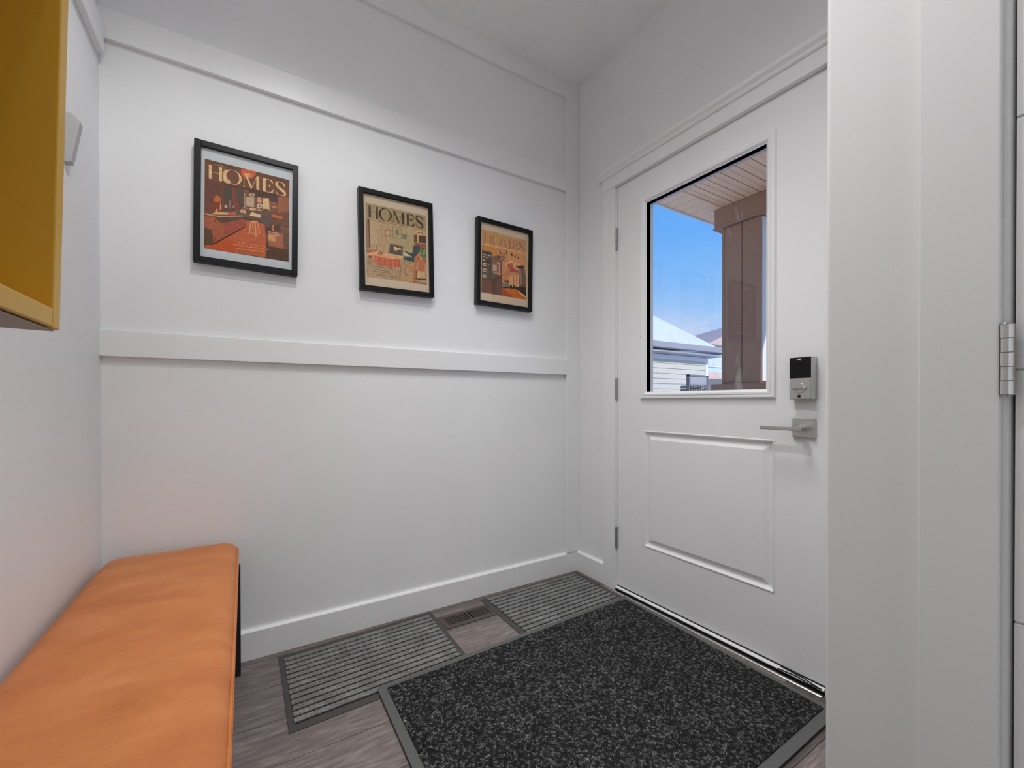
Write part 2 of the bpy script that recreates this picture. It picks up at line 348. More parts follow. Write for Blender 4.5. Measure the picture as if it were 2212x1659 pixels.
# slab front assembled around the window and panel openings
def slabbox(y0, y1, z0, z1, xa=X0): slab.box(xa, X1, y0, y1, z0, z1)
slabbox(DY0, LY0 + gi, LZ0 + gi, DZ); slabbox(LY1 - gi, DY1, LZ0 + gi, DZ); slabbox(LY0 + gi, LY1 - gi, LZ1 - gi, DZ)
slabbox(DY0, DY1, PZ1, LZ0 + gi); slabbox(DY0, PY0, PZ0, PZ1); slabbox(PY1, DY1, PZ0, PZ1); slabbox(DY0, DY1, .0235, PZ0)
slabbox(PY0, PY1, PZ0, PZ1, X0 + .014)
slab.build('door_slab', DOORW, door)
lf = MB().sweep_rect(LY0, LY1, LZ0, LZ1, [(0, -.001), (.0005, .007), (.004, .011), (.010, .0115), (.015, .0095), (.0165, .0125), (.023, .0125), (.028, .008), (.031, .004), (.034, .003), (.034, -.024)], X0)
lf.build('window_frame', DOORW, door)
gk = MB().sweep_rect(LY0, LY1, LZ0, LZ1, [(.0335, -.0218), (.0346, -.0219), (.0346, -.024)], X0); gk.build('glazing_gasket', GASK, door)
pane = MB()
for xx in (X0 + .0232, X0 + .0272): pane.add([(xx, LY0 + .033, LZ0 + .033), (xx, LY1 - .033, LZ0 + .033), (xx, LY1 - .033, LZ1 - .033), (xx, LY0 + .033, LZ1 - .033)], [(0, 1, 2, 3) if xx > X0 + .025 else (3, 2, 1, 0)])
pane.build('window_pane', DGLASS, door, org=None)
pn = MB().sweep_rect(PY0, PY1, PZ0, PZ1, [(0, -.0005), (.002, .0025), (.005, .0025), (.008, -.001), (.012, -.006), (.018, -.009), (.024, -.009), (.040, -.0005), (.041, 0)], X0)
pn.add([(X0, PY0 + .041, PZ0 + .041), (X0, PY1 - .041, PZ0 + .041), (X0, PY1 - .041, PZ1 - .041), (X0, PY0 + .041, PZ1 - .041)], [(0, 1, 2, 3)])
pn.build('raised_panel', DOORW, door)
MB().cyl((X0 - .0128, -.474, 1.267), 'x', .0022, .002, 10).build('screw_hole', DARK, door)
def hinge(parent, y, z, h, x, r, lw, sgn=1, mat=HINGE):
    k = MB()
    seg = h / 5
    for i in range(5):
        k.cyl((x, y, z - h / 2 + i * seg + .0006), 'z', r * (1.0 if i % 2 else 1.06), seg - .0012, 16)
    k.cyl((x, y, z + h / 2), 'z', r * .9, .003, 12, r * .4); k.cyl((x, y, z - h / 2 - .003), 'z', r * .4, .003, 12, r * .9)
    hb = k.build('hinge', mat, parent)
    pl = MB(); pl.box(x + r * .2, x + r * .2 + .002, y, y + lw, z - h / 2, z + h / 2); pl.build('hinge_leaf', mat, hb)
    pl = MB(); pl.box(x + r * .2, x + r * .2 + .002, y - lw, y, z - h / 2, z + h / 2); pl.build('hinge_leaf', mat, hb)
    return hb
for z in (1.786, 1.0235, .2665): hinge(door, -.3105, z, .108, -.004, .0058, .0035)
# smart lock on the door
kl = MB().prism([(-1.2085, .967), (-1.1375, .967), (-1.1375, 1.1095), (-1.2085, 1.1095)], 'x', X0, -.028).build('keypad_lock', NICK, door, .0025, 3)
kl['label'] = 'satin silver lock body with black glass top'
MB().box(-.0292, -.0275, -1.2035, -1.1385, 1.0385, 1.1085).build('touch_panel', SCR, kl, .0006)
MB().prism([(-1.2035, .9685), (-1.1975, .9685), (-1.1975, 1.037), (-1.2035, 1.037)], 'x', -.028, -.0300).build('side_rib', NICK, kl, .0008)
tt = MB().cyl((-.0300, -1.168, 1.005), 'x', .0178, .005, 36).build('thumb_turn', NICK, kl, .0008)
tg = MB(); tg.prism([(-.0300, 1.0095), (-.0300, 1.0005), (-.041, 1.0025), (-.041, 1.0055)], 'y', -1.1880, -1.1480); tg.build('turn_grip', CHROME, kl, .0008)
MB().cyl((-.0288, -1.168, .9775), 'x', .0052, .0012, 20).build('key_button', GASK, kl)
def text(body, loc, size, mat, parent, name):
    cu = bpy.data.curves.new(name, 'FONT'); cu.body = body; cu.size = size; cu.align_x = 'CENTER'; cu.align_y = 'CENTER'; cu.extrude = .0001; cu.offset = size * .02
    to = bpy.data.objects.new(name, cu); COL.objects.link(to)
    dg = bpy.context.evaluated_depsgraph_get(); me = bpy.data.meshes.new_from_object(to.evaluated_get(dg))
    bpy.data.objects.remove(to); me.materials.clear(); me.materials.append(mat)
    R = Matrix(((0, 0, -1), (-1, 0, 0), (0, 1, 0))).to_4x4()
    me.transform(R); L = Vector((0, 0, 0)); q = parent
    while q is not None: L = L + Vector(q.location); q = q.parent
    me.transform(Matrix.Translation(Vector(loc) - L))
    o = bpy.data.objects.new(name, me); COL.objects.link(o); o.parent = parent; return o
text('eufy', (-.0295, -1.168, 1.1018), .0082, WHT, kl, 'lock_lettering')
lh = MB().box(X0, -.0085, -1.2065, -1.137, .838, .9045).build('lever_handle', NICK, door, .002, 3)
lh['label'] = 'square silver rose with slim horizontal lever'
MB().cyl((-.048, -1.172, .871), 'x', .0105, .040, 28).build('lever_neck', CHROME, lh, .001)
lv = MB(); lv.hexa([(-.058, -1.186, .8655), (-.047, -1.186, .8655), (-.047, -1.158, .8655), (-.058, -1.158, .8655)], [(-.058, -1.186, .8765), (-.047, -1.186, .8765), (-.047, -1.158, .8765), (-.058, -1.158, .8765)])
lv = MB(); pts = [(-1.186, .013), (-1.172, .014), (-1.150, .013), (-1.135, .012), (-1.053, .012)]
R_ = []
for y, h in pts: R_.append([(-.059, y, .868 - h / 2), (-.047, y, .868 - h / 2), (-.047, y, .868 + h / 2), (-.059, y, .868 + h / 2)])
fs = [(0, 1, 2, 3), tuple(4 * (len(R_) - 1) + k for k in (3, 2, 1, 0))]
for i in range(len(R_) - 1):
    for k in range(4): fs.append((i * 4 + k, i * 4 + (k + 1) % 4, (i + 1) * 4 + (k + 1) % 4, (i + 1) * 4 + k))
lv.add([v for r in R_ for v in r], fs); lv.build('lever', CHROME, lh, .002, 3)
# ------------------------------------------------------------------ right foreground: casing, closet door, hinge
trim(10, MB().box(XH - .016, XH, -1.7355, -1.655, 0, 2.12), 'white flat casing beside the closet door in the right foreground', .002)
trim(11, MB().box(XH - .016, XH, -2.66, -1.655, 2.05, 2.13), 'white head casing above the closet door', .002)
cd = empty('door_2', (XH, -2.15, .01)); tag(cd, 'white closet door with horizontal grooves at the right edge', 'door', kind='structure')
dd = MB(); zs = [.012, .333, .668, 1.003, 1.336, 1.67, 2.043]
for a, b in zip(zs[:-1], zs[1:]):
    dd.box(XH + .004, XH + .036, LD1, LD0, a, b)
    dd.box(XH, XH + .004, LD1, LD0, a + .0016, b - .0016)
dd.build('door_slab', DOORW, cd, .0008, 2)
hb = hinge(cd, -1.7415, 1.0165, .0935, XH - .0125, .0062, .0075, mat=metal('near_hinge_nickel', (0.62, 0.62, 0.62, 1), .25))
# ------------------------------------------------------------------ left wall: yellow box, hook
bx = empty('wall_box', (XL, -1.50, 1.034)); tag(bx, 'mustard yellow open cube box hung on the left wall', 'wall shelf')
BD, BT, BH, BY0, BY1 = .250, .0175, .350, -1.668, -1.318
z0 = 1.034
b = MB(); b.box(XL + .001, XL + BD, BY1 - BT, BY1, z0, z0 + BH); b.build('side_panel', YEL, bx, .0012)
b = MB(); b.box(XL + .001, XL + BD, BY0, BY0 + BT, z0, z0 + BH); b.build('side_panel', YEL, bx, .0012)
b = MB(); b.box(XL + .001, XL + BD, BY0 + BT, BY1 - BT, z0 + .001, z0 + BT); b.build('bottom_panel', YEL, bx, .0012)
b = MB(); b.box(XL + .001, XL + BD, BY0 + BT, BY1 - BT, z0 + BH - BT, z0 + BH); b.build('top_panel', YEL, bx, .0012)
b = MB(); b.box(XL + .002, XL + .008, BY0 + BT, BY1 - BT, z0 + BT, z0 + BH - BT); b.build('back_panel', YEL, bx)
b = MB(); b.box(XL + .004, XL + BD - .004, BY0 + .003, BY1 - .001, z0 - .0012, z0 + .0); ub = b.build('underside_panel', YELU, bx); ub['label'] = 'pale grey-beige underside'  # thin grey-beige sheet below the yellow bottom panel
bx.rotation_euler = (0, radians(1.4), 0)
hk = MB().prism([(XL, 1.712), (XL + .010, 1.714), (XL + .0195, 1.711), (XL + .0315, 1.697), (XL + .0315, 1.690), (XL + .0145, 1.586), (XL + .004, 1.583), (XL, 1.583)], 'y', -.325, -.300)
hk = hk.build('coat_hook', HOOKG, None, .0015, 2, org=(XL, -.31, 1.65)); tag(hk, 'pale grey wedge shaped coat hook on the left wall beside the yellow box', 'hook')
# ------------------------------------------------------------------ bench
bn = empty('bench', (-1.81, -.70, 0)); tag(bn, 'tan leather upholstered bench with black legs against the left wall', 'bench')
BX0, BX1, BYF, BYN = -1.988, -1.6315, -.052, -1.30
def cushion():
    bm = bmesh.new()
    cx, cy = (BX0 + BX1) / 2, (BYF + BYN) / 2; hx, hy = (BX1 - BX0) / 2, (BYF - BYN) / 2
    def outline(inset, n=8, rc=.045):
        r = max(rc - inset, .004); out = []
        for sx, sy, a0 in ((1, 1, 0), (-1, 1, pi / 2), (-1, -1, pi), (1, -1, 3 * pi / 2)):
            for i in range(n + 1):
                a = a0 + pi / 2 * i / n
                out.append((cx + sx * (hx - inset - r) + r * cos(a), cy + sy * (hy - inset - r) + r * sin(a)))
        return out
    levels = [(.012, .386), (.004, .388), (.002, .394), (.001, .410), (.0035, .432), (.004, .440), (.0015, .444), (.0035, .450), (.010, .458), (.020, .4655), (.034, .471), (.055, .4745), (.085, .4765), (.13, .478), (.165, .4785)]
    rings = [[bm.verts.new((x, y, z)) for x, y in outline(ins)] for ins, z in levels]
    n = len(rings[0])
    bm.faces.new(rings[0][::-1])
    for a, b_ in zip(rings[:-1], rings[1:]):
        for i in range(n): bm.faces.new((a[i], a[(i + 1) % n], b_[(i + 1) % n], b_[i]))
    bm.faces.new(rings[-1])
    # soft pull lines across the cushion
    for e in list(bm.edges): pass
    me = bpy.data.meshes.new('cushion'); bmesh.ops.recalc_face_normals(bm, faces=bm.faces); bm.to_mesh(me); bm.free()
    for p in me.polygons: p.use_smooth = True
    me.transform(Matrix.Translation(-Vector(bn.location))); me.materials.append(LEATH)
    o = bpy.data.objects.new('cushion', me); COL.objects.link(o); o.parent = bn; return o, outline
cu, ol = cushion()
MB().tube([(x, y, .4445) for x, y in ol(.0006)], .0032, 8, True).build('piping', LEATH, bn, smooth=True)
MB().tube([(x, y, .390) for x, y in ol(.0005)], .0028, 8, True).build('piping', LEATH, bn, smooth=True)
fr = MB(); fr.box(BX0 + .012, BX1 - .012, BYF - .038, BYF - .014, .366, .386); fr.box(BX0 + .012, BX1 - .012, BYN + .014, BYN + .038, .366, .386)
fr.box(BX0 + .012, BX0 + .036, BYN + .038, BYF - .038, .366, .386); fr.box(BX1 - .036, BX1 - .012, BYN + .038, BYF - .038, .366, .386)
fr.build('frame', LEGB, bn)
for xx in (BX0 + .002, BX1 - .0215):
    for yy in (BYF - .050, BYN + .022):
        MB().box(xx, xx + .028, yy, yy + .028, 0, .386).build('leg', LEGB, bn, .002)
# ------------------------------------------------------------------ mats and floor register
def quadmap(Q):
    TL, TR, BR, BL = [Vector(q) for q in Q]
    def f(u, v): p = TL.lerp(TR, u).lerp(BL.lerp(BR, u), v); return (p.x, p.y)
    return f
def qbox(mb, f, u0, u1, v0, v1, z0, z1, n=1):
    for i in range(n):
        a, b_ = u0 + (u1 - u0) * i / n, u0 + (u1 - u0) * (i + 1) / n
        c4 = [f(a, v1), f(b_, v1), f(b_, v0), f(a, v0)]
        mb.hexa([(x, y, z0) for x, y in c4], [(x, y, z1) for x, y in c4])
def ribbed(name, Q, label, nr, vin0, vin1, uin0, uin1):
    f = quadmap(Q); ox, oy = f(.5, .5)
    r = empty('ribbed_doormat', (ox, oy, 0)); tag(r, label, 'doormat', 'ribbed grey doormats along the back wall')
    m = MB(); qbox(m, f, 0, 1, 0, 1, 0.0003, .0028); m.build('rubber_border', BORD, r, .001)
    m = MB(); qbox(m, f, uin0, uin1, vin0, vin1, .0028, .0034); m.build('groove_base', GASK, r)
    m = MB(); p = (vin1 - vin0) / nr
    for i in range(nr): qbox(m, f, uin0 + random.uniform(-.002, .002), uin1 + random.uniform(-.002, .002), vin0 + p * (i + .135), vin0 + p * (i + .865), .003, .0072)
    m.build('carpet_ribs', RIBC, r, .0012, 2)
ribbed('a', [(-1.507, -.052), (-.894, -.028), (-.903, -.470), (-1.505, -.489)], 'ribbed grey doormat nearest the bench on the left of the floor vent', 13, .058, .935, .028, .968)
ribbed('b', [(-.647, -.044), (-.035, -.037), (-.048, -.470), (-.652, -.486)], 'ribbed grey doormat in the corner by the door right of the floor vent', 13, .026, .94, .045, .955)
f = quadmap([(-1.241, -.432), (-.041, -.398), (-.072, -1.300), (-1.250, -1.315)])
bmat = empty('entrance_mat', (-.65, -.86, 0)); tag(bmat, 'large charcoal flecked carpet mat lying before the entry door', 'doormat')
m = MB(); qbox(m, f, 0, 1, 0, 1, .0066, .0098, 1); m.build('rubber_border', BORD2, bmat, .0012)
m = MB(); qbox(m, f, .0235, .979, .030, .966, .0095, .0145, 1); m.build('carpet_pile', CARP, bmat, .003, 2)
vt = empty('floor_vent', (-.772, -.155, 0)); tag(vt, 'brown metal floor vent register between the two ribbed doormats', 'vent')
V0, V1, VY0, VY1 = -.893, -.653, -.2105, -.100
v = MB(); v.box(V0, V0 + .024, VY0, VY1, 0, .004); v.box(V1 - .006, V1, VY0, VY1, 0, .004)
v.box(V0 + .024, V1 - .006, VY0, VY0 + .026, 0, .004); v.box(V0 + .024, V1 - .006, VY1 - .020, VY1, 0, .004); v.box(-.768, -.759, VY0 + .026, VY1 - .02, 0, .004)
v.build('faceplate', REG, vt, .0012)
MB().box(V0 + .024, V1 - .006, VY0 + .026, VY1 - .020, .0002, .0008).build('duct_shade', DARK, vt)  # dark sheet painted as the shade inside the duct
for i in range(20):
    x = V0 + .028 + i * (V1 - .010 - V0 - .028) / 19
    if -.771 < x < -.756: continue
    s_ = MB(); s_.hexa([(x, VY0 + .027, .001), (x + .0012, VY0 + .027, .001), (x + .0012, VY1 - .021, .001), (x, VY1 - .021, .001)], [(x + .003, VY0 + .027, .0036), (x + .0046, VY0 + .027, .0036), (x + .0046, VY1 - .021, .0036), (x + .003, VY1 - .021, .0036)])
    s_.build('louver', REG, vt)
# ------------------------------------------------------------------ framed magazine covers
def letters(ink):
    """thick-and-thin display capitals HOMES in unit coordinates (u right, v down)"""
    P = []
    def q(*p): P.append([tuple(x) for x in p])
    t, b_ = 0.0, 1.0
    # H
    q((0, t), (.036, t), (.036, b_), (0, b_)); q((.122, t), (.158, t), (.158, b_), (.122, b_)); q((.036, .47), (.122, .47), (.122, .495), (.036, .495))
    # O : thick-thin ring
    cx, cy, rx, ry, n = .285, .5, .113, .53, 40
    for i in range(n):
        a, a2 = 2 * pi * i / n, 2 * pi * (i + 1) / n
        def po(a): return (cx + rx * cos(a), cy + ry * sin(a))
        def pi_(a): return (cx + .003 + (rx - .034) * cos(a), cy + (ry - .018) * sin(a))
        q(po(a), po(a2), pi_(a2), pi_(a))
    # M
    q((.425, .02), (.430, .02), (.430, b_), (.425, b_)); q((.413, b_), (.427, .93), (.441, b_))
    q((.427, t), (.459, t), (.530, .93), (.514, 1.03)); q((.514, 1.03), (.522, 1.03), (.590, .1), (.584, .1))
    q((.584, t), (.622, t), (.622, b_), (.584, b_))
    # E
    q((.668, t), (.706, t), (.706, b_), (.668, b_))
    q((.706, t), (.790, t), (.806, .30), (.796, .30), (.770, .07), (.706, .02)); q((.706, .46), (.745, .46), (.768, .33), (.768, .64), (.745, .49), (.706, .485))
    q((.706, .975), (.770, .95), (.806, .70), (.812, .70), (.800, b_), (.706, b_))
    # S
    sp = [(.958, .30, .004), (.952, .12, .012), (.920, .0, .004), (.880, .0, .006), (.852, .08, .012), (.846, .22, .016), (.862, .38, .020), (.905, .52, .022), (.950, .66, .021), (.970, .80, .016), (.962, .94, .010), (.930, 1.02, .004), (.885, 1.0, .003), (.852, .90, .008), (.838, .72, .003)]
    for (x0, y0, w0), (x1, y1, w1) in zip(sp[:-1], sp[1:]):
        dx, dy = x1 - x0, (y1 - y0) * .2; L = math.hypot(dx, dy) or 1; nx, ny = -dy / L, dx / L
        q((x0 + nx * w0, y0 + ny * w0 * 5), (x1 + nx * w1, y1 + ny * w1 * 5), (x1 - nx * w1, y1 - ny * w1 * 5), (x0 - nx * w0, y0 - ny * w0 * 5))
    return P
def ink_mesh(name, shapes, W, H, ycen, parent, lift0, step):
    me = bpy.data.meshes.new(name); vs = []; fs = []; cols = []
    for i, (c, pts) in enumerate(shapes):
        o = len(vs); y = ycen - (lift0 + i * step)
        vs += [((u - .5) * W, y, (.5 - v) * H) for u, v in pts]; fs.append(tuple(range(o, o + len(pts)))); cols.append(c)
    me.from_pydata(vs, [], fs); at = me.color_attributes.new('ink', 'FLOAT_COLOR', 'CORNER')
    k = 0
    for p, c in zip(me.polygons, cols):
        for _ in p.vertices: at.data[k].color = c; k += 1
    me.materials.append(ARTM); o = bpy.data.objects.new(name, me); COL.objects.link(o); o.parent = parent; return o
def inkcol(h, gain=1.3):
    r, g, b_ = h
    return (min(.95, s2l(r) * gain * 1.05), min(.95, s2l(g) * gain), min(.95, s2l(b_) * gain * .85), 1)
def picture(cx, cz, rot, art, lcol, mount, pw, ph, pdz, lv0, lv1, label, extra=()):
    r = empty('picture_frame', (cx, 0, cz)); tag(r, label, 'framed picture', 'black framed magazine covers on the back wall')
    W, H, B, D = .325, .425, .0195, .033
    fm = MB()
    for x0, x1, za, zb in ((-W / 2, -W / 2 + B, -H / 2, H / 2), (W / 2 - B, W / 2, -H / 2, H / 2), (-W / 2 + B, W / 2 - B, H / 2 - B, H / 2), (-W / 2 + B, W / 2 - B, -H / 2, -H / 2 + B)):
        fm.box(cx + x0, cx + x1, -D, -.002, cz + za, cz + zb)
    fm.build('frame', BLACKF, r, .001, 2)
    MB().box(cx - W / 2 + B, cx + W / 2 - B, -.020, -.004, cz - H / 2 + B, cz + H / 2 - B).build('mount_board', mount, r)
    shapes = [(inkcol(art[0][0]), [(0, 0), (1, 0), (1, 1), (0, 1)])] + [(inkcol(c), p) for c, p in art]
    pr = ink_mesh('print', shapes, pw, ph, -.0202, r, 0, .000012); pr.location = (0, 0, pdz)
    L = letters(None)
    lsh = [(inkcol(lcol), [(.045 + u * (.975 - .045), lv0 + v * (lv1 - lv0)) for u, v in p]) for p in L]
    if extra: lsh += [(inkcol(lcol), e) for e in extra]
    ink_mesh('title_lettering', lsh, pw, ph, -.0202, pr, .0013, .0000004)
    MB().box(cx - W / 2 + B, cx + W / 2 - B, -.0262, -.0247, cz - H / 2 + B, cz + H / 2 - B).build('glass_pane', GLASS, r)
    r.rotation_euler = (0, radians(rot), 0)
ART_KITCHEN=[((112,72,56),[(0,0),(1,0),(0.994,0.395),(0.001,0.565)]),
((98,68,50),[(0,0),(1,0),(0.996,0.041),(0,0.037)]),
((104,64,54),[(0.005,0.235),(0.191,0.237),(0.193,0.546),(0.006,0.573)]),
((88,64,58),[(0.203,0.234),(0.339,0.229),(0.346,0.44),(0.337,0.51),(0.208,0.529)]),
((126,66,56),[(0.306,0.238),(0.344,0.233),(0.355,0.341),(0.4,0.471),(0.337,0.51),(0.307,0.4)]),
((84,72,64),[(0.344,0.243),(0.447,0.247),(0.45,0.48),(0.405,0.475),(0.355,0.341)]),
((72,72,64),[(0.307,0.324),(0.302,0.348),(0.289,0.369),(0.27,0.384),(0.248,0.389),(0.229,0.383),(0.216,0.368),(0.211,0.346),(0.216,0.322),(0.229,0.301),(0.248,0.286),(0.269,0.281),(0.288,0.287),(0.302,0.302)]),
((122,84,72),[(0.447,0.242),(0.847,0.232),(0.851,0.426),(0.45,0.48)]),
((80,58,46),[(0.205,0.228),(0.847,0.207),(0.847,0.227),(0.206,0.244)]),
((78,56,46),[(0.496,0.221),(0.847,0.227),(0.848,0.257),(0.572,0.3),(0.496,0.25)]),
((150,95,72),[(0.853,0.245),(0.997,0.212),(0.996,0.395),(0.856,0.425)]),
((150,95,72),[(0.854,0.306),(0.996,0.274),(0.993,0.376),(0.872,0.428),(0.852,0.457)]),
((84,62,62),[(0.744,0.275),(0.848,0.257),(0.849,0.316),(0.755,0.313)]),
((190,162,142),[(0.468,0.325),(0.564,0.31),(0.564,0.425),(0.471,0.431)]),
((178,142,126),[(0.445,0.286),(0.456,0.284),(0.46,0.456),(0.447,0.456)]),
((178,142,126),[(0.43,0.454),(0.494,0.445),(0.492,0.457),(0.425,0.466)]),
((196,164,148),[(0.576,0.275),(0.573,0.284),(0.563,0.293),(0.548,0.3),(0.531,0.304),(0.516,0.304),(0.506,0.3),(0.502,0.292),(0.505,0.283),(0.516,0.275),(0.531,0.268),(0.547,0.264),(0.562,0.264),(0.573,0.268)]),
((120,90,78),[(0.554,0.283),(0.553,0.287),(0.549,0.292),(0.543,0.295),(0.536,0.296),(0.53,0.296),(0.526,0.293),(0.524,0.29),(0.526,0.285),(0.53,0.281),(0.536,0.277),(0.542,0.276),(0.548,0.276),(0.552,0.279)]),
((208,145,130),[(0.607,0.297),(0.652,0.292),(0.653,0.353),(0.6,0.358)]),
((206,176,150),[(0.663,0.388),(0.66,0.403),(0.651,0.416),(0.637,0.425),(0.622,0.429),(0.608,0.426),(0.598,0.417),(0.595,0.403),(0.598,0.389),(0.607,0.376),(0.621,0.366),(0.636,0.363),(0.65,0.366),(0.66,0.375)]),
((150,126,110),[(0.645,0.395),(0.644,0.401),(0.639,0.408),(0.633,0.412),(0.625,0.413),(0.619,0.412),(0.614,0.408),(0.613,0.402),(0.614,0.395),(0.619,0.389),(0.625,0.385),(0.632,0.383),(0.639,0.384),(0.643,0.389)]),
((214,180,140),[(0.665,0.294),(0.742,0.281),(0.744,0.413),(0.67,0.43)]),
((214,180,140),[(0.669,0.348),(0.748,0.33),(0.748,0.457),(0.727,0.462),(0.721,0.426),(0.67,0.427)]),
((172,104,84),[(0.75,0.314),(0.828,0.314),(0.831,0.33),(0.756,0.328)]),
((196,120,96),[(0.756,0.347),(0.829,0.356),(0.832,0.375),(0.767,0.37)]),
((150,84,62),[(0.756,0.343),(0.828,0.332),(0.831,0.351),(0.762,0.372)]),
((196,120,96),[(0.777,0.373),(0.839,0.354),(0.834,0.375),(0.783,0.392)]),
((190,100,62),[(0.758,0.457),(0.915,0.459),(0.916,0.494),(0.779,0.493)]),
((196,96,58),[(0.583,0.022),(0.574,0.05),(0.55,0.076),(0.514,0.096),(0.475,0.106),(0.439,0.104),(0.415,0.09),(0.406,0.067),(0.414,0.04),(0.438,0.014),(0.473,0),(0.513,0),(0.548,0),(0.573,0)]),
((214,84,62),[(0.459,0.025),(0.456,0.038),(0.449,0.05),(0.438,0.058),(0.426,0.061),(0.416,0.058),(0.408,0.05),(0.405,0.038),(0.408,0.025),(0.415,0.013),(0.426,0.005),(0.438,0.002),(0.449,0.005),(0.456,0.013)]),
((204,134,94),[(0.526,0.058),(0.523,0.072),(0.513,0.084),(0.499,0.093),(0.484,0.097),(0.47,0.095),(0.461,0.087),(0.457,0.076),(0.46,0.062),(0.47,0.05),(0.483,0.041),(0.499,0.037),(0.513,0.039),(0.522,0.047)]),
((120,66,46),[(0.006,0.493),(0.103,0.495),(0.099,0.562),(0.006,0.578)]),
((188,102,50),[(0.179,0.425),(0.176,0.448),(0.165,0.469),(0.15,0.483),(0.132,0.487),(0.117,0.48),(0.106,0.464),(0.102,0.443),(0.106,0.419),(0.116,0.398),(0.132,0.385),(0.149,0.381),(0.164,0.387),(0.175,0.403)]),
((222,134,96),[(0.16,0.458),(0.183,0.457),(0.189,0.538),(0.165,0.538)]),
((128,60,30),[(0.094,0.459),(0.174,0.446),(0.167,0.557),(0.153,0.56),(0.139,0.521),(0.113,0.564),(0.1,0.548)]),
((232,140,84),[(0.113,0.569),(0.139,0.521),(0.153,0.563),(0.118,0.592)]),
((202,160,146),[(0.221,0.47),(0.255,0.465),(0.255,0.499),(0.222,0.501)]),
((190,120,104),[(0.313,0.457),(0.337,0.447),(0.335,0.481),(0.315,0.483)]),
((136,110,112),[(0.264,0.41),(0.298,0.398),(0.294,0.495),(0.279,0.503)]),
((106,80,68),[(0.337,0.505),(0.731,0.408),(0.79,0.481),(0.781,0.583),(0.709,0.598),(0.642,0.587),(0.456,0.567),(0.338,0.568)]),
((96,78,82),[(0.656,0.497),(0.779,0.483),(0.797,0.58),(0.709,0.598),(0.642,0.587)]),
((122,78,60),[(0.006,0.593),(0.184,0.573),(0.406,0.554),(0.165,0.615),(0.006,0.622)]),
((206,162,116),[(0.174,0.556),(0.26,0.551),(0.28,0.569),(0.118,0.602),(0.076,0.596)]),
((192,92,82),[(0.27,0.547),(0.347,0.523),(0.35,0.561),(0.28,0.569)]),
((204,156,132),[(0.41,0.479),(0.47,0.476),(0.465,0.519),(0.401,0.518)]),
((212,170,136),[(0.509,0.448),(0.589,0.435),(0.579,0.463),(0.519,0.47)]),
((212,170,136),[(0.594,0.441),(0.665,0.433),(0.655,0.449),(0.599,0.457)]),
((226,186,150),[(0.537,0.488),(0.651,0.496),(0.641,0.533),(0.508,0.532)]),
((166,88,62),[(0.006,0.643),(0.109,0.63),(0.166,0.678),(0.228,0.674),(0.431,0.592),(0.471,0.599),(0.467,0.673),(0.12,0.919),(0.096,0.924),(0.007,0.917)]),
((160,76,62),[(0.223,0.675),(0.471,0.589),(0.467,0.668),(0.282,0.804),(0.224,0.796)]),
((92,68,46),[(0.002,0.765),(0.086,0.786),(0.105,0.936),(0.091,0.951),(0.002,0.971)]),
((92,66,54),[(0.109,0.623),(0.426,0.562),(0.647,0.551),(0.647,0.577),(0.436,0.591),(0.232,0.666),(0.166,0.673)]),
((194,152,122),[(0.001,0.61),(0.165,0.61),(0.436,0.547),(0.436,0.558),(0.165,0.621),(0.001,0.623)]),
((120,50,24),[(0.111,0.665),(0.128,0.662),(0.13,0.685),(0.114,0.689)]),
((120,50,24),[(0.112,0.862),(0.129,0.859),(0.129,0.883),(0.115,0.886)]),
((184,94,58),[(0.12,0.934),(0.472,0.672),(0.476,0.602),(0.694,0.601),(0.712,0.789),(0.711,0.992),(0.007,1),(0.007,0.965),(0.091,0.951)]),
((190,82,38),[(0.12,0.934),(0.263,0.828),(0.351,0.884),(0.362,0.996),(0.026,1),(0.091,0.951)]),
((74,32,16),[(0.115,0.918),(0.462,0.668),(0.467,0.679),(0.12,0.935)]),
((216,150,112),[(0.61,0.585),(0.605,0.592),(0.593,0.599),(0.574,0.605),(0.553,0.609),(0.535,0.611),(0.522,0.609),(0.518,0.605),(0.522,0.598),(0.535,0.591),(0.553,0.584),(0.574,0.58),(0.592,0.579),(0.605,0.58)]),
((216,150,112),[(0.519,0.613),(0.536,0.609),(0.514,0.75),(0.502,0.753)]),
((216,150,112),[(0.566,0.606),(0.582,0.602),(0.601,0.758),(0.583,0.762)]),
((216,150,112),[(0.602,0.596),(0.613,0.593),(0.64,0.724),(0.628,0.728)]),
((206,140,102),[(0.546,0.612),(0.555,0.61),(0.561,0.734),(0.548,0.736)]),
((200,136,100),[(0.517,0.725),(0.573,0.736),(0.634,0.721),(0.634,0.731),(0.571,0.749),(0.517,0.737)]),
((112,76,62),[(0.699,0.62),(0.839,0.581),(0.884,0.501),(0.998,0.466),(1,0.991),(0.711,0.992),(0.712,0.789)]),
((80,58,48),[(0.699,0.625),(0.777,0.619),(0.773,0.696),(0.711,0.708)]),
((84,60,50),[(0.807,0.588),(0.875,0.564),(0.898,0.65),(0.814,0.657)]),
((150,110,78),[(0.892,0.596),(0.996,0.6),(0.996,0.611),(0.897,0.606)]),
((176,116,92),[(0.781,0.588),(0.807,0.583),(0.809,0.656),(0.783,0.659)]),
((164,100,80),[(0.734,0.674),(0.925,0.671),(0.935,0.854),(0.744,0.844)]),
((204,146,110),[(0.739,0.703),(0.825,0.701),(0.832,0.781),(0.743,0.783)]),
((220,160,130),[(0.734,0.674),(0.867,0.672),(0.867,0.681),(0.734,0.684)]),
((220,150,126),[(0.815,0.695),(0.878,0.695),(0.876,0.706),(0.836,0.714)]),
((88,62,48),[(0.712,0.789),(0.733,0.795),(0.745,0.849),(0.929,0.855),(0.999,0.847),(1,0.992),(0.711,0.992)]),
((216,134,96),[(0.37,0.866),(0.408,0.865),(0.409,0.874),(0.37,0.875)]),
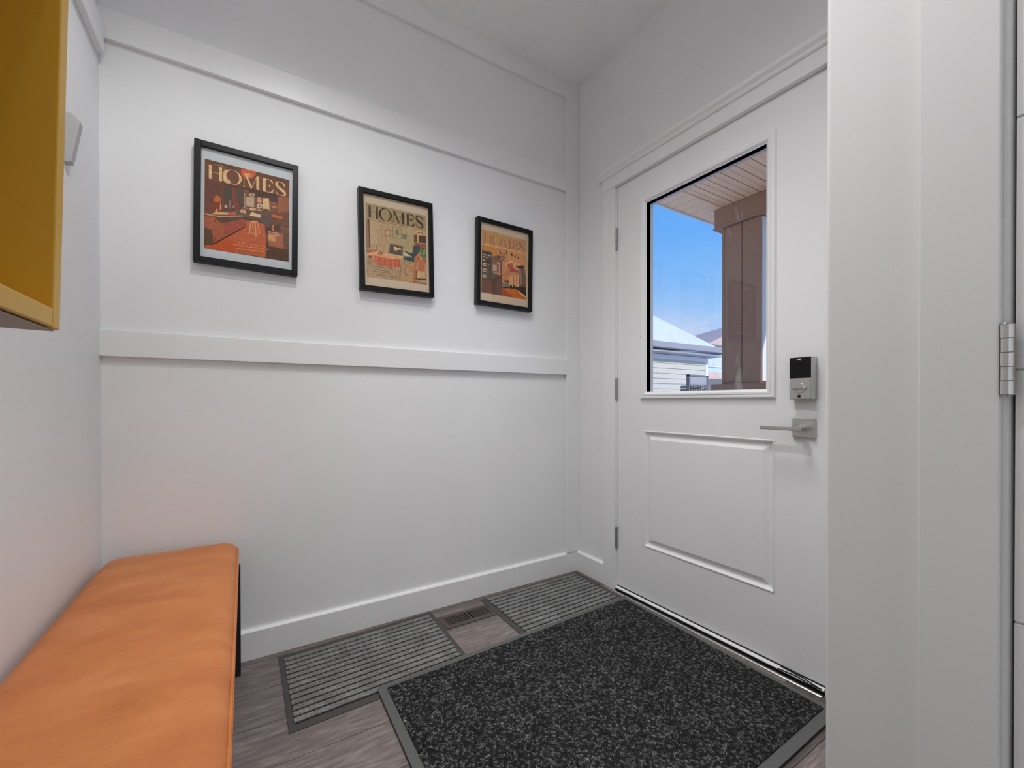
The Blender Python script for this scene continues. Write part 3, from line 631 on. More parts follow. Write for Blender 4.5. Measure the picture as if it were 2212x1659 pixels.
((216,134,96),[(0.419,0.864),(0.472,0.863),(0.472,0.873),(0.42,0.874)]),
((216,134,96),[(0.483,0.863),(0.503,0.862),(0.503,0.872),(0.483,0.873)]),
((216,134,96),[(0.514,0.862),(0.548,0.861),(0.548,0.871),(0.514,0.872)]),
((216,134,96),[(0.559,0.861),(0.586,0.86),(0.586,0.87),(0.559,0.871)]),
((216,134,96),[(0.597,0.86),(0.621,0.859),(0.622,0.87),(0.597,0.87)]),
((216,134,96),[(0.633,0.859),(0.662,0.859),(0.662,0.869),(0.633,0.869)]),
((216,134,96),[(0.673,0.858),(0.703,0.858),(0.703,0.868),(0.673,0.868)]),
((222,140,100),[(0.322,0.899),(0.36,0.898),(0.36,0.909),(0.322,0.91)]),
((222,140,100),[(0.371,0.898),(0.392,0.897),(0.392,0.908),(0.371,0.909)]),
((222,140,100),[(0.403,0.897),(0.447,0.896),(0.447,0.907),(0.403,0.908)]),
((222,140,100),[(0.458,0.895),(0.498,0.894),(0.498,0.905),(0.458,0.906)]),
((222,140,100),[(0.509,0.894),(0.548,0.893),(0.548,0.904),(0.509,0.905)]),
((222,140,100),[(0.559,0.893),(0.595,0.892),(0.595,0.903),(0.56,0.904)]),
((222,140,100),[(0.606,0.891),(0.636,0.891),(0.636,0.902),(0.606,0.902)]),
((222,140,100),[(0.647,0.89),(0.696,0.889),(0.697,0.9),(0.647,0.901)]),
((222,140,100),[(0.708,0.889),(0.743,0.888),(0.743,0.899),(0.708,0.9)]),
((216,134,96),[(0.364,0.935),(0.408,0.933),(0.408,0.945),(0.364,0.947)]),
((216,134,96),[(0.419,0.933),(0.47,0.931),(0.471,0.943),(0.419,0.945)]),
((216,134,96),[(0.481,0.931),(0.515,0.93),(0.515,0.942),(0.482,0.943)]),
((216,134,96),[(0.526,0.929),(0.569,0.928),(0.569,0.94),(0.526,0.941)]),
((216,134,96),[(0.58,0.927),(0.642,0.925),(0.642,0.937),(0.581,0.939)]),
((216,134,96),[(0.653,0.925),(0.699,0.923),(0.699,0.935),(0.653,0.937)]),
((190,150,110),[(0.106,0.036),(0.165,0.034),(0.165,0.041),(0.106,0.043)]),
((190,150,110),[(0.175,0.034),(0.209,0.033),(0.209,0.04),(0.176,0.041)])]
ART_LOUNGE=[((174,146,114),[(0,0),(1,0),(1,0.429),(0,0.575)]),
((154,134,108),[(0,0),(1,0),(1,0.221),(0.423,0.202),(0,0.21)]),
((166,150,116),[(0.422,0.26),(0.795,0.245),(0.79,0.461),(0.417,0.514)]),
((166,146,112),[(0.367,0.456),(0.792,0.394),(0.765,0.651),(0.363,0.641)]),
((140,106,80),[(0.003,0.217),(0.042,0.218),(0.059,0.564),(0.001,0.573)]),
((140,100,70),[(0,0.51),(0.041,0.504),(0.049,0.614),(0,0.621)]),
((76,46,22),[(0.039,0.215),(0.056,0.212),(0.06,0.564),(0.042,0.567)]),
((76,46,22),[(0.041,0.504),(0.062,0.501),(0.06,0.608),(0.045,0.61)]),
((134,110,86),[(0.095,0.218),(0.687,0.208),(0.687,0.215),(0.095,0.225)]),
((122,98,78),[(0.238,0.272),(0.244,0.271),(0.244,0.401),(0.237,0.402)]),
((150,120,96),[(0.293,0.307),(0.395,0.303),(0.393,0.405),(0.291,0.407)]),
((186,146,122),[(0.313,0.321),(0.379,0.318),(0.378,0.394),(0.312,0.395)]),
((136,118,92),[(0.425,0.246),(0.576,0.246),(0.571,0.403),(0.424,0.402)]),
((176,154,122),[(0.437,0.257),(0.563,0.257),(0.558,0.393),(0.437,0.392)]),
((138,134,112),[(0.468,0.281),(0.537,0.28),(0.534,0.37),(0.466,0.372)]),
((84,90,70),[(0.491,0.293),(0.51,0.29),(0.509,0.339),(0.493,0.337)]),
((126,114,98),[(0.588,0.326),(0.666,0.328),(0.661,0.4),(0.587,0.398)]),
((196,160,124),[(0.784,0.246),(1,0.24),(1,0.43),(0.779,0.462)]),
((80,50,40),[(0.788,0.305),(0.843,0.301),(0.841,0.406),(0.786,0.409)]),
((84,56,46),[(0.868,0.304),(0.997,0.291),(0.998,0.402),(0.866,0.409)]),
((130,90,74),[(0.813,0.303),(0.824,0.302),(0.822,0.407),(0.811,0.408)]),
((132,86,66),[(0.786,0.413),(1,0.414),(0.998,0.515),(0.784,0.485)]),
((100,76,52),[(0.794,0.259),(0.827,0.259),(0.827,0.271),(0.794,0.271)]),
((100,76,52),[(0.84,0.259),(0.905,0.258),(0.905,0.27),(0.839,0.27)]),
((100,76,52),[(0.918,0.258),(0.95,0.257),(0.95,0.269),(0.917,0.27)]),
((100,76,52),[(0.963,0.257),(0.995,0.257),(0.995,0.269),(0.962,0.269)]),
((166,138,108),[(0,0.749),(0.543,0.715),(0.787,0.648),(1,0.648),(1,1),(0,1)]),
((206,150,114),[(0,0.676),(0.191,0.625),(0.363,0.645),(0.566,0.659),(0.565,0.703),(0.209,0.722),(0.013,0.713)]),
((160,94,56),[(0,0.631),(0.187,0.612),(0.181,0.628),(0.121,0.651),(0.004,0.681)]),
((116,86,60),[(0.059,0.572),(0.163,0.557),(0.163,0.566),(0.059,0.58)]),
((116,86,60),[(0.154,0.558),(0.164,0.557),(0.164,0.602),(0.154,0.604)]),
((130,90,60),[(0.166,0.667),(0.211,0.626),(0.241,0.631),(0.271,0.644),(0.235,0.671),(0.19,0.674)]),
((210,160,124),[(0.191,0.659),(0.221,0.642),(0.236,0.649),(0.211,0.665)]),
((190,96,66),[(0.096,0.693),(0.19,0.704),(0.362,0.709),(0.544,0.693),(0.534,0.803),(0.39,0.833),(0.187,0.826),(0.104,0.798)]),
((150,74,48),[(0.195,0.711),(0.204,0.71),(0.208,0.822),(0.195,0.823)]),
((150,74,48),[(0.28,0.713),(0.289,0.713),(0.293,0.825),(0.28,0.826)]),
((150,74,48),[(0.351,0.721),(0.36,0.721),(0.364,0.825),(0.352,0.827)]),
((150,74,48),[(0.382,0.718),(0.391,0.717),(0.395,0.83),(0.382,0.832)]),
((150,74,48),[(0.454,0.717),(0.464,0.717),(0.468,0.822),(0.455,0.823)]),
((150,74,48),[(0.507,0.711),(0.516,0.71),(0.521,0.811),(0.507,0.813)]),
((206,116,84),[(0.16,0.707),(0.171,0.706),(0.17,0.805),(0.158,0.806)]),
((206,116,84),[(0.25,0.712),(0.261,0.712),(0.26,0.824),(0.248,0.826)]),
((206,116,84),[(0.321,0.716),(0.332,0.716),(0.331,0.825),(0.318,0.826)]),
((206,116,84),[(0.418,0.713),(0.43,0.712),(0.428,0.826),(0.416,0.828)]),
((206,116,84),[(0.481,0.705),(0.492,0.705),(0.491,0.815),(0.478,0.816)]),
((140,76,48),[(0.086,0.72),(0.083,0.729),(0.074,0.737),(0.062,0.742),(0.049,0.744),(0.038,0.742),(0.03,0.736),(0.027,0.728),(0.03,0.719),(0.038,0.711),(0.05,0.706),(0.063,0.704),(0.075,0.707),(0.083,0.712)]),
((84,72,70),[(0.376,0.503),(0.59,0.499),(0.582,0.643),(0.358,0.635)]),
((214,178,132),[(0.437,0.538),(0.453,0.527),(0.474,0.529),(0.521,0.527),(0.568,0.542),(0.562,0.561),(0.499,0.565),(0.472,0.591),(0.447,0.572)]),
((112,76,46),[(0.469,0.521),(0.579,0.51),(0.579,0.541),(0.536,0.547),(0.516,0.53),(0.489,0.549)]),
((196,170,130),[(0.363,0.636),(0.582,0.643),(0.566,0.668),(0.363,0.658)]),
((190,180,154),[(0.61,0.581),(0.732,0.637),(0.737,0.655),(0.619,0.643)]),
((60,70,74),[(0.768,0.488),(0.79,0.462),(0.884,0.462),(0.891,0.53),(0.821,0.608),(0.787,0.635),(0.78,0.708),(0.613,0.688),(0.596,0.664),(0.614,0.641),(0.711,0.631),(0.738,0.648),(0.746,0.626),(0.615,0.574),(0.623,0.564),(0.712,0.581),(0.755,0.575)]),
((60,42,34),[(0.608,0.689),(0.619,0.692),(0.608,0.739),(0.596,0.738)]),
((60,42,34),[(0.693,0.696),(0.705,0.695),(0.704,0.741),(0.692,0.742)]),
((74,96,66),[(0.895,0.484),(1,0.478),(1,0.603),(0.92,0.632),(0.899,0.584)]),
((116,146,98),[(0.9,0.529),(1,0.482),(1,0.501),(0.944,0.537)]),
((116,146,98),[(0.893,0.571),(1,0.519),(1,0.542),(0.932,0.575)]),
((116,146,98),[(0.903,0.634),(0.955,0.567),(1,0.561),(0.955,0.586),(0.931,0.635)]),
((150,90,66),[(0.931,0.63),(1,0.612),(1,0.685),(0.93,0.685)]),
((180,102,68),[(0.881,0.65),(0.964,0.663),(0.959,0.811),(0.838,0.824),(0.857,0.703)]),
((184,122,78),[(0.585,0.768),(0.79,0.753),(0.781,0.826),(0.569,0.783)]),
((158,98,62),[(0.548,0.781),(0.564,0.779),(0.529,0.955),(0.512,0.954)]),
((158,98,62),[(0.621,0.799),(0.639,0.797),(0.631,0.893),(0.614,0.894)]),
((158,98,62),[(0.62,0.883),(0.681,0.905),(0.673,0.922),(0.617,0.899)]),
((184,132,84),[(0.513,0.95),(0.759,0.969),(0.755,1),(0.528,0.972)]),
((190,108,76),[(0.86,0.584),(0.893,0.562),(0.898,0.593),(0.812,0.754),(0.785,0.74)]),
((172,102,62),[(0.798,0.629),(0.826,0.616),(0.78,1),(0.747,1)]),
((180,62,40),[(0.842,0.614),(0.87,0.615),(0.858,0.658),(0.836,0.67)]),
((120,72,44),[(0.805,0.819),(0.825,0.817),(0.82,0.936),(0.803,0.933)]),
((188,154,110),[(0.833,0.825),(0.958,0.82),(0.968,0.92),(0.825,0.931)]),
((80,44,20),[(0.781,0.933),(0.993,0.92),(0.993,0.936),(0.864,0.949),(0.792,0.941)]),
((156,84,56),[(0.775,0.981),(1,0.986),(1,1),(0.774,1)]),
((132,106,74),[(0.098,0.843),(0.157,0.843),(0.157,0.852),(0.098,0.852)]),
((132,106,74),[(0.168,0.843),(0.203,0.843),(0.203,0.851),(0.168,0.852)]),
((132,106,74),[(0.214,0.843),(0.272,0.842),(0.271,0.851),(0.214,0.851)]),
((132,106,74),[(0.283,0.842),(0.305,0.842),(0.305,0.851),(0.282,0.851)]),
((132,106,74),[(0.316,0.842),(0.341,0.842),(0.341,0.85),(0.316,0.851)]),
((132,106,74),[(0.353,0.842),(0.401,0.841),(0.401,0.85),(0.352,0.85)]),
((132,106,74),[(0.412,0.841),(0.436,0.841),(0.436,0.85),(0.412,0.85)]),
((132,106,74),[(0.097,0.876),(0.12,0.877),(0.12,0.885),(0.097,0.884)]),
((132,106,74),[(0.131,0.877),(0.186,0.879),(0.186,0.888),(0.131,0.886)]),
((132,106,74),[(0.197,0.88),(0.237,0.882),(0.237,0.89),(0.197,0.889)]),
((132,106,74),[(0.248,0.882),(0.301,0.884),(0.301,0.893),(0.248,0.891)]),
((132,106,74),[(0.312,0.885),(0.348,0.886),(0.348,0.895),(0.312,0.894)]),
((132,106,74),[(0.097,0.91),(0.155,0.91),(0.155,0.919),(0.097,0.919)]),
((132,106,74),[(0.166,0.91),(0.23,0.911),(0.23,0.919),(0.166,0.919)]),
((132,106,74),[(0.241,0.911),(0.301,0.911),(0.3,0.919),(0.241,0.919)]),
((132,106,74),[(0.312,0.911),(0.356,0.911),(0.356,0.92),(0.312,0.92)]),
((132,106,74),[(0.368,0.911),(0.399,0.911),(0.399,0.92),(0.368,0.92)]),
((132,106,74),[(0.411,0.911),(0.414,0.911),(0.414,0.92),(0.41,0.92)]),
((132,106,74),[(0.091,0.945),(0.111,0.946),(0.111,0.954),(0.091,0.954)]),
((132,106,74),[(0.122,0.946),(0.164,0.947),(0.164,0.956),(0.122,0.955)]),
((132,106,74),[(0.175,0.948),(0.217,0.949),(0.217,0.957),(0.175,0.956)]),
((132,106,74),[(0.228,0.949),(0.255,0.95),(0.254,0.959),(0.228,0.958)]),
((132,106,74),[(0.266,0.95),(0.292,0.951),(0.292,0.96),(0.266,0.959)]),
((132,106,74),[(0.304,0.951),(0.334,0.952),(0.334,0.961),(0.303,0.96)]),
((132,106,74),[(0.345,0.952),(0.385,0.953),(0.385,0.962),(0.345,0.961)]),
((132,106,74),[(0.396,0.954),(0.429,0.955),(0.428,0.964),(0.396,0.963)]),
((132,106,74),[(0.44,0.955),(0.465,0.956),(0.465,0.965),(0.44,0.964)]),
((132,106,74),[(0.476,0.956),(0.486,0.956),(0.486,0.965),(0.476,0.965)])]
ART_GALLEY=[((186,142,98),[(0,0),(1,0),(1,1),(0,1)]),
((196,134,82),[(0.355,0.24),(0.995,0.228),(0.985,0.468),(0.777,0.456),(0.552,0.384),(0.356,0.35)]),
((190,124,60),[(0.005,0.242),(0.355,0.24),(0.356,0.346),(0.218,0.398),(0.207,0.326),(0.005,0.318)]),
((218,172,128),[(0,0.226),(1,0.213),(1,0.229),(0,0.241)]),
((126,86,76),[(0.218,0.398),(0.367,0.348),(0.4,0.438),(0.424,0.635),(0.231,0.653)]),
((182,124,84),[(0.422,0.435),(0.552,0.384),(0.871,0.567),(0.843,0.819),(0.438,0.868)]),
((76,60,50),[(0.005,0.325),(0.215,0.331),(0.223,0.781),(0.005,0.801)]),
((104,60,50),[(0.005,0.801),(0.223,0.781),(0.224,1),(0,0.996)]),
((96,70,62),[(0.222,0.654),(0.425,0.675),(0.429,1),(0.233,1)]),
((166,150,132),[(0.238,0.525),(0.324,0.521),(0.321,0.62),(0.239,0.621)]),
((196,130,92),[(0.325,0.465),(0.39,0.471),(0.403,0.678),(0.376,0.681),(0.369,0.506),(0.326,0.497)]),
((96,56,50),[(0.4,0.43),(0.425,0.431),(0.456,0.989),(0.423,0.992)]),
((184,126,96),[(0.454,0.252),(0.451,0.264),(0.441,0.275),(0.428,0.282),(0.412,0.285),(0.399,0.281),(0.389,0.274),(0.385,0.263),(0.389,0.251),(0.398,0.24),(0.412,0.232),(0.427,0.23),(0.441,0.233),(0.451,0.241)]),
((190,134,104),[(0.555,0.26),(0.551,0.275),(0.541,0.288),(0.526,0.297),(0.51,0.299),(0.495,0.295),(0.484,0.285),(0.481,0.271),(0.484,0.256),(0.494,0.243),(0.509,0.235),(0.525,0.232),(0.54,0.236),(0.551,0.246)]),
((170,112,72),[(0.514,0.314),(0.51,0.33),(0.5,0.343),(0.484,0.353),(0.466,0.355),(0.451,0.351),(0.44,0.34),(0.436,0.326),(0.439,0.31),(0.45,0.296),(0.466,0.287),(0.483,0.285),(0.499,0.289),(0.51,0.299)]),
((84,60,46),[(0.325,0.441),(0.421,0.348),(0.53,0.363),(0.444,0.44)]),
((150,104,80),[(0.357,0.429),(0.426,0.359),(0.508,0.37),(0.438,0.429)]),
((56,40,30),[(0.377,0.268),(0.393,0.269),(0.415,0.309),(0.367,0.395),(0.336,0.44),(0.327,0.437),(0.388,0.329)]),
((56,40,30),[(0.528,0.24),(0.548,0.245),(0.542,0.306),(0.518,0.317),(0.531,0.283)]),
((58,44,34),[(0.628,0.285),(0.661,0.271),(0.678,0.301),(0.656,0.322)]),
((58,44,34),[(0.709,0.304),(0.74,0.296),(0.752,0.322),(0.724,0.338)]),
((58,44,34),[(0.785,0.315),(0.808,0.31),(0.822,0.336),(0.798,0.349)]),
((222,164,110),[(0.488,0.481),(0.641,0.403),(0.914,0.445),(0.915,0.462),(0.675,0.422),(0.521,0.501)]),
((170,74,70),[(0.532,0.475),(0.642,0.435),(0.692,0.444),(0.705,0.507),(0.836,0.538),(0.837,0.571),(0.634,0.586)]),
((226,160,120),[(0.687,0.453),(0.706,0.45),(0.716,0.506),(0.836,0.526),(0.836,0.54),(0.7,0.52)]),
((76,46,50),[(0.732,0.471),(0.937,0.43),(0.944,0.474),(0.835,0.499)]),
((104,78,68),[(0.835,0.497),(0.95,0.469),(0.989,0.634),(0.982,0.794),(0.831,0.812)]),
((140,120,110),[(0.859,0.527),(0.876,0.525),(0.888,0.755),(0.853,0.76)]),
((204,150,106),[(0.601,0.652),(0.826,0.597),(0.82,0.822),(0.599,0.849)]),
((150,96,64),[(0.691,0.64),(0.708,0.638),(0.717,0.834),(0.695,0.837)]),
((150,96,64),[(0.758,0.615),(0.775,0.612),(0.78,0.827),(0.763,0.829)]),
((44,32,26),[(0.667,0.816),(0.665,0.827),(0.657,0.836),(0.647,0.842),(0.634,0.844),(0.624,0.84),(0.616,0.833),(0.613,0.822),(0.616,0.811),(0.623,0.802),(0.634,0.796),(0.646,0.794),(0.657,0.798),(0.664,0.805)]),
((44,32,26),[(0.741,0.811),(0.738,0.822),(0.731,0.832),(0.72,0.838),(0.708,0.839),(0.697,0.836),(0.689,0.828),(0.686,0.817),(0.689,0.806),(0.696,0.797),(0.707,0.791),(0.719,0.789),(0.73,0.793),(0.738,0.8)]),
((50,34,28),[(0.539,0.751),(0.537,0.76),(0.531,0.767),(0.522,0.772),(0.513,0.773),(0.504,0.771),(0.497,0.765),(0.495,0.757),(0.497,0.748),(0.503,0.74),(0.512,0.735),(0.522,0.734),(0.531,0.737),(0.537,0.743)]),
((50,34,28),[(0.594,0.749),(0.592,0.758),(0.586,0.765),(0.577,0.77),(0.567,0.772),(0.558,0.769),(0.552,0.763),(0.549,0.755),(0.551,0.746),(0.558,0.738),(0.566,0.733),(0.576,0.732),(0.585,0.735),(0.592,0.741)]),
((196,116,84),[(0.507,0.648),(0.601,0.652),(0.597,0.709),(0.58,0.695),(0.524,0.702)]),
((120,104,94),[(0.443,0.798),(0.598,0.771),(0.599,0.84),(0.438,0.856)]),
((50,42,38),[(0.455,0.858),(0.74,0.819),(0.982,0.782),(0.998,0.945),(0.798,0.862),(0.582,0.859),(0.46,0.878)]),
((186,96,42),[(0.449,0.876),(0.741,0.852),(0.999,0.962),(1,1),(0.44,1)]),
((156,74,36),[(0.428,0.894),(0.46,0.878),(0.584,0.933),(0.675,1),(0.429,1)]),
((216,170,120),[(0.799,0.883),(0.88,0.899),(0.999,0.953),(0.999,0.97),(0.881,0.933)]),
((206,186,160),[(0.018,0.389),(0.115,0.39),(0.115,0.402),(0.018,0.401)]),
((206,186,160),[(0.137,0.39),(0.192,0.391),(0.192,0.403),(0.138,0.403)]),
((206,186,160),[(0.018,0.426),(0.064,0.426),(0.064,0.439),(0.018,0.438)]),
((206,186,160),[(0.087,0.427),(0.119,0.427),(0.119,0.44),(0.087,0.439)]),
((206,186,160),[(0.019,0.476),(0.062,0.477),(0.062,0.489),(0.019,0.488)]),
((206,186,160),[(0.019,0.53),(0.108,0.532),(0.108,0.545),(0.019,0.543)]),
((206,186,160),[(0.131,0.533),(0.156,0.533),(0.156,0.546),(0.131,0.545)]),
((206,186,160),[(0.019,0.558),(0.104,0.56),(0.104,0.572),(0.019,0.57)]),
((206,186,160),[(0.019,0.616),(0.12,0.619),(0.12,0.632),(0.019,0.629)]),
((206,186,160),[(0.019,0.651),(0.089,0.653),(0.089,0.666),(0.019,0.664)]),
((206,186,160),[(0.112,0.654),(0.146,0.655),(0.146,0.668),(0.112,0.667)]),
((206,186,160),[(0.019,0.714),(0.1,0.717),(0.1,0.73),(0.019,0.727)]),
((206,186,160),[(0.123,0.718),(0.125,0.718),(0.125,0.73),(0.123,0.73)]),
((206,186,160),[(0.019,0.742),(0.099,0.745),(0.099,0.757),(0.019,0.754)])]
K1, K3, K4, K6, EXPO = 27.5, 7, 7, 18, 0
blob = [(.205, .10), (.23, .06), (.235, .12), (.245, .16), (.285, .185), (.285, .205), (.26, .22), (.225, .215), (.205, .19)]
picture(-1.5945, 1.6625, .7, ART_KITCHEN, (220, 180, 140), MOUNTW, .2655, .3155, -.0030, .055, .212, 'black framed magazine cover of an orange kitchen in a white mount, leftmost picture', [blob])
picture(-1.0405, 1.6465, -1.0, ART_LOUNGE, (64, 48, 28), MOUNTC, .2650, .3100, 0.0, .028, .190, 'black framed magazine cover of a pale lounge with coral skirt table, middle picture')
picture(-.4915, 1.6455, .8, ART_GALLEY, (172, 108, 72), MOUNTC, .2650, .3095, .0035, .045, .203, 'black framed magazine cover of a wood kitchen with pink hood, picture nearest the door')
# ------------------------------------------------------------------ outside: porch
por = empty('porch_roof', (1.0, -2.2, 2.61)); tag(por, 'tan ribbed soffit of the porch roof seen through the door window', 'porch roof')
b = MB(); ys = [.27 - .108 * i for i in range(50)]
for y in ys: b.box(.16, 2.30, y - .100, y - .002, 2.612, 2.63); b.box(.16, 2.30, y - .052, y - .0495, 2.608, 2.613)
b.build('soffit_boards', SOFF, por)
b = MB(); 
for i in range(20):
    x = .16 + .112 * i
    b.box(x, x + .107, .275, .500, 2.608, 2.625)
b.box(.16, 2.40, .262, .276, 2.602, 2.63)
b.build('vented_soffit', SOFF, por)
MB().box(.16, 2.40, -5.2, .50, 2.632, 2.75).build('roof_deck', BROWN, por)
MB().box(.16, 2.42, .500, .515, 2.598, 2.77).build('fascia', WTRIM, por)
bmx = MB().box(1.84, 2.10, -5.2, .334, 2.44, 2.606); bmx.box(1.832, 2.108, -5.2, .342, 2.435, 2.452)
tag(bmx.build('porch_beam', BROWN, None, .002, org=(1.95, -2.4, 2.5)), 'brown wrapped porch beam resting on the column', 'beam')
pc = empty('porch_column', (2.02, .11, -.3)); tag(pc, 'brown square porch column on a wider base outside the door', 'column')
b = MB(); b.box(1.872, 2.16, -.043, .262, 1.10, 2.43); b.box(1.860, 1.872, .1055, .270, 1.10, 2.43); b.box(1.860, 1.872, -.050, .1005, 1.10, 2.43)
b.box(1.855, 1.875, .255, .275, 1.10, 2.43)
b.build('shaft', BROWN, pc, .002)
MB().box(1.872, 2.17, -.058, -.043, 1.12, 2.43).build('sunlit_side', WTRIM, pc, .002)  # white face puts sunlight on the brown column's side into its colour
b = MB(); b.box(1.81, 2.22, -.12, .345, 1.045, 1.105); b.build('base_cap', BROWN, pc, .004)
MB().box(1.83, 2.20, -.10, .325, -.3, 1.045).build('base', BROWN, pc, .004)
# ------------------------------------------------------------------ outside: garage, house, ground
ga = empty('garage', (7.0, 8.0, -.45)); tag(ga, 'pale sided garage with snow covered hip roof beyond the porch', 'garage')
b = MB(); b.box(2.0, 10.06, 5.9, 12, -.45, 2.25)
b.build('wall', SIDING, ga)
b = MB(); z = -.4
while z < 2.12:
    b.prism([(5.9, z), (5.868, z), (5.888, z + .138), (5.9, z + .138)], 'x', 2.0, 10.05) ; z += .142
b.build('siding', SIDING, ga)
MB().box(10.05, 10.17, 5.86, 6.0, -.45, 2.25).build('corner_trim', WTRIM, ga, .004)
MB().box(2.0, 10.17, 5.875, 5.9, 2.13, 2.25).build('frieze', WTRIM, ga)
b = MB(); b.box(1.8, 10.45, 5.5, 5.95, 2.26, 2.30); b.box(10.1, 10.45, 5.95, 12, 2.26, 2.30); b.build('soffit', GUTT, ga)
b = MB(); b.prism([(5.5, 2.345), (5.40, 2.36), (5.375, 2.50), (5.5, 2.50)], 'x', 1.8, 10.55); b.prism([(10.45, 2.345), (10.53, 2.36), (10.56, 2.50), (10.45, 2.50)], 'y', 5.4, 12); b.build('gutter', GUTT, ga)
e0, e1, rz, p = (1.8, 5.46), (10.5, 12.4), 2.515, .80
hw = (12.4 - 5.46) / 2
A_, B_, C_, D_ = (1.8, 5.46, rz), (10.0, 5.46, rz), (10.0, 12.4, rz), (1.8, 12.4, rz); E1 = (10.0 - hw, 5.46 + hw, rz + p * hw); E0 = (1.8, 5.46 + hw, rz + p * hw)
b = MB(); b.add([A_, B_, C_, D_, E1, E0], [(0, 1, 4, 5), (1, 2, 4), (2, 3, 5, 4), (3, 0, 5), (0, 3, 2, 1)])
b.build('snowy_roof', SNOW, ga)
ho = empty('house', (22, 14, -.45)); tag(ho, 'distant pale house with peach roof between garage and column', 'house')
def hz(z): return .9625 + .634 * (z - .9625)
b = MB(); b.box(19.2, 31.5, 12, 16, hz(3.42), 3.95); b.build('upper_wall', TEAL, ho)
b = MB(); b.box(18.0, 27, 11.95, 18, hz(2.85), hz(3.42)); b.build('middle_wall', PINKB, ho)
b = MB(); b.box(18.0, 27, 11.9, 18, -.45, hz(2.85)); b.build('lower_wall', WOODX, ho)
for i, x in enumerate((19.15, 19.85, 20.55)):
    wf = MB().box(x - .04, x + .62, 11.93, 12, hz(3.85), hz(4.62)).build('window', WTRIM, ho)
    MB().box(x + .03, x + .55, 11.915, 11.94, hz(3.95), hz(4.55)).build('window_pane', DWIN, wf)
b = MB(); zr = 3.95; b.add([(18.9, 11.6, zr), (32, 11.6, zr), (32, 16.4, zr), (18.9, 16.4, zr), (31.5, 14, 6.9), (29, 14, 6.9)], [(0, 1, 4, 5), (1, 2, 4), (2, 3, 5, 4), (3, 0, 5), (0, 3, 2, 1)]); b.build('roof', PEACH, ho)
gp = empty('yard_screen', (7.75, 4.55, -.45)); tag(gp, 'grey framed yard screen panel with stacked timber below, beside the garage', 'screen')
MB().box(7.40, 8.05, 4.5, 4.54, 1.36, 1.56).build('panel', GPAN, gp)
b = MB(); b.box(7.33, 7.37, 4.48, 4.56, -.45, 1.60); b.box(8.04, 8.08, 4.48, 4.56, -.45, 1.58); b.box(7.33, 8.08, 4.48, 4.56, 1.55, 1.585); b.build('screen_frame', WOODX, gp)
b = MB(); random.seed(3)
for i in range(9):
    for k in range(7):
        b.cyl((7.42 + k * .09 + random.uniform(-.01, .01), 4.46, 1.30 - i * .09 + random.uniform(-.01, .01)), 'y', random.uniform(.028, .042), .3, 9)
b.box(7.38, 8.04, 4.48, 4.76, -.45, .46)
b.build('timber_stack', WOODX, gp)
tag(MB().box(.17, 60, -30, 60, -.6, -.45).build('outside_ground', SNOWG, None), 'snow covered ground outside', 'ground', kind='structure')
tag(MB().box(.17, 2.4, -5.2, .5, -.44, -.03).build('outside_deck', BROWN, None), 'brown porch deck outside the entry door', 'deck', kind='structure')
# ------------------------------------------------------------------ lamps
def downlight(x, y, power, rad, cone, blend, label):
    rl = empty('recessed_light', (x, y, CEILZ)); tag(rl, label, 'ceiling light')
    MB().cyl((x, y, CEILZ - .004), 'z', .075, .004, 40).build('trim_ring', TRIM, rl, .001)
    l = bpy.data.lights.new('lamp', 'SPOT'); l.shadow_soft_size = rad; l.energy = power; l.spot_size = radians(cone); l.spot_blend = blend; l.color = (1, .995, .985)
    o = bpy.data.objects.new('lamp', l); COL.objects.link(o); o.parent = rl; o.location = (0, 0, -.06)
downlight(-1.40, -1.02, K1, .032, 140, .55, 'recessed round ceiling downlight above the bench and mats')
downlight(-1.46, -1.52, K6, .05, 160, .4, 'added fill downlight in the ceiling nearer the hall, behind the bench downlight')  # lamp added to lift the left wall and foreground casing
pl = empty('fill_panel', (-.80, -.88, CEILZ)); tag(pl, 'added square fill light on the ceiling before the entry door', 'ceiling light')  # lamp added to brighten the lower walls, door and floor
MB().box(-1.06, -.54, -1.14, -.62, CEILZ - .012, CEILZ).build('light_base', TRIM, pl, .002)
l = bpy.data.lights.new('lamp', 'AREA'); l.shape = 'SQUARE'; l.size = .46; l.energy = K3; l.spread = radians(78); l.color = (1, .995, .985)
o = bpy.data.objects.new('lamp', l); COL.objects.link(o); o.parent = pl; o.location = (0, 0, -.015)
fill_win = empty('fill_window', (-1.38, -3.975, 1.25)); tag(fill_win, 'added unseen window-shaped fill light at the far end of the rear hall', 'window', kind='structure')  # unseen window added to carry a light that evens out the room
b = MB()
for xa, xb, za, zb in ((-1.93, -1.86, .35, 2.15), (-.90, -.83, .35, 2.15), (-1.86, -.90, .35, .42), (-1.86, -.90, 2.08, 2.15), (-1.86, -.90, 1.235, 1.265)): b.box(xa, xb, -3.98, -3.95, za, zb)
b.build('window_frame', TRIM, fill_win)
l = bpy.data.lights.new('rear_fill', 'AREA'); l.shape = 'RECTANGLE'; l.size = .95; l.size_y = 1.64; l.energy = K4; l.color = (.97, .985, 1)
o = bpy.data.objects.new('rear_fill', l); COL.objects.link(o); o.parent = fill_win; o.location = (0, .02, 0); o.rotation_euler = (radians(90), 0, 0)
s = bpy.data.lights.new('sun', 'SUN'); s.energy = 3.2; s.angle = radians(.6); s.color = (1, .96, .9)
so = bpy.data.objects.new('sun', s); COL.objects.link(so); so.rotation_euler = Vector((-.25, 1, -.6)).to_track_quat('-Z', 'Y').to_euler()
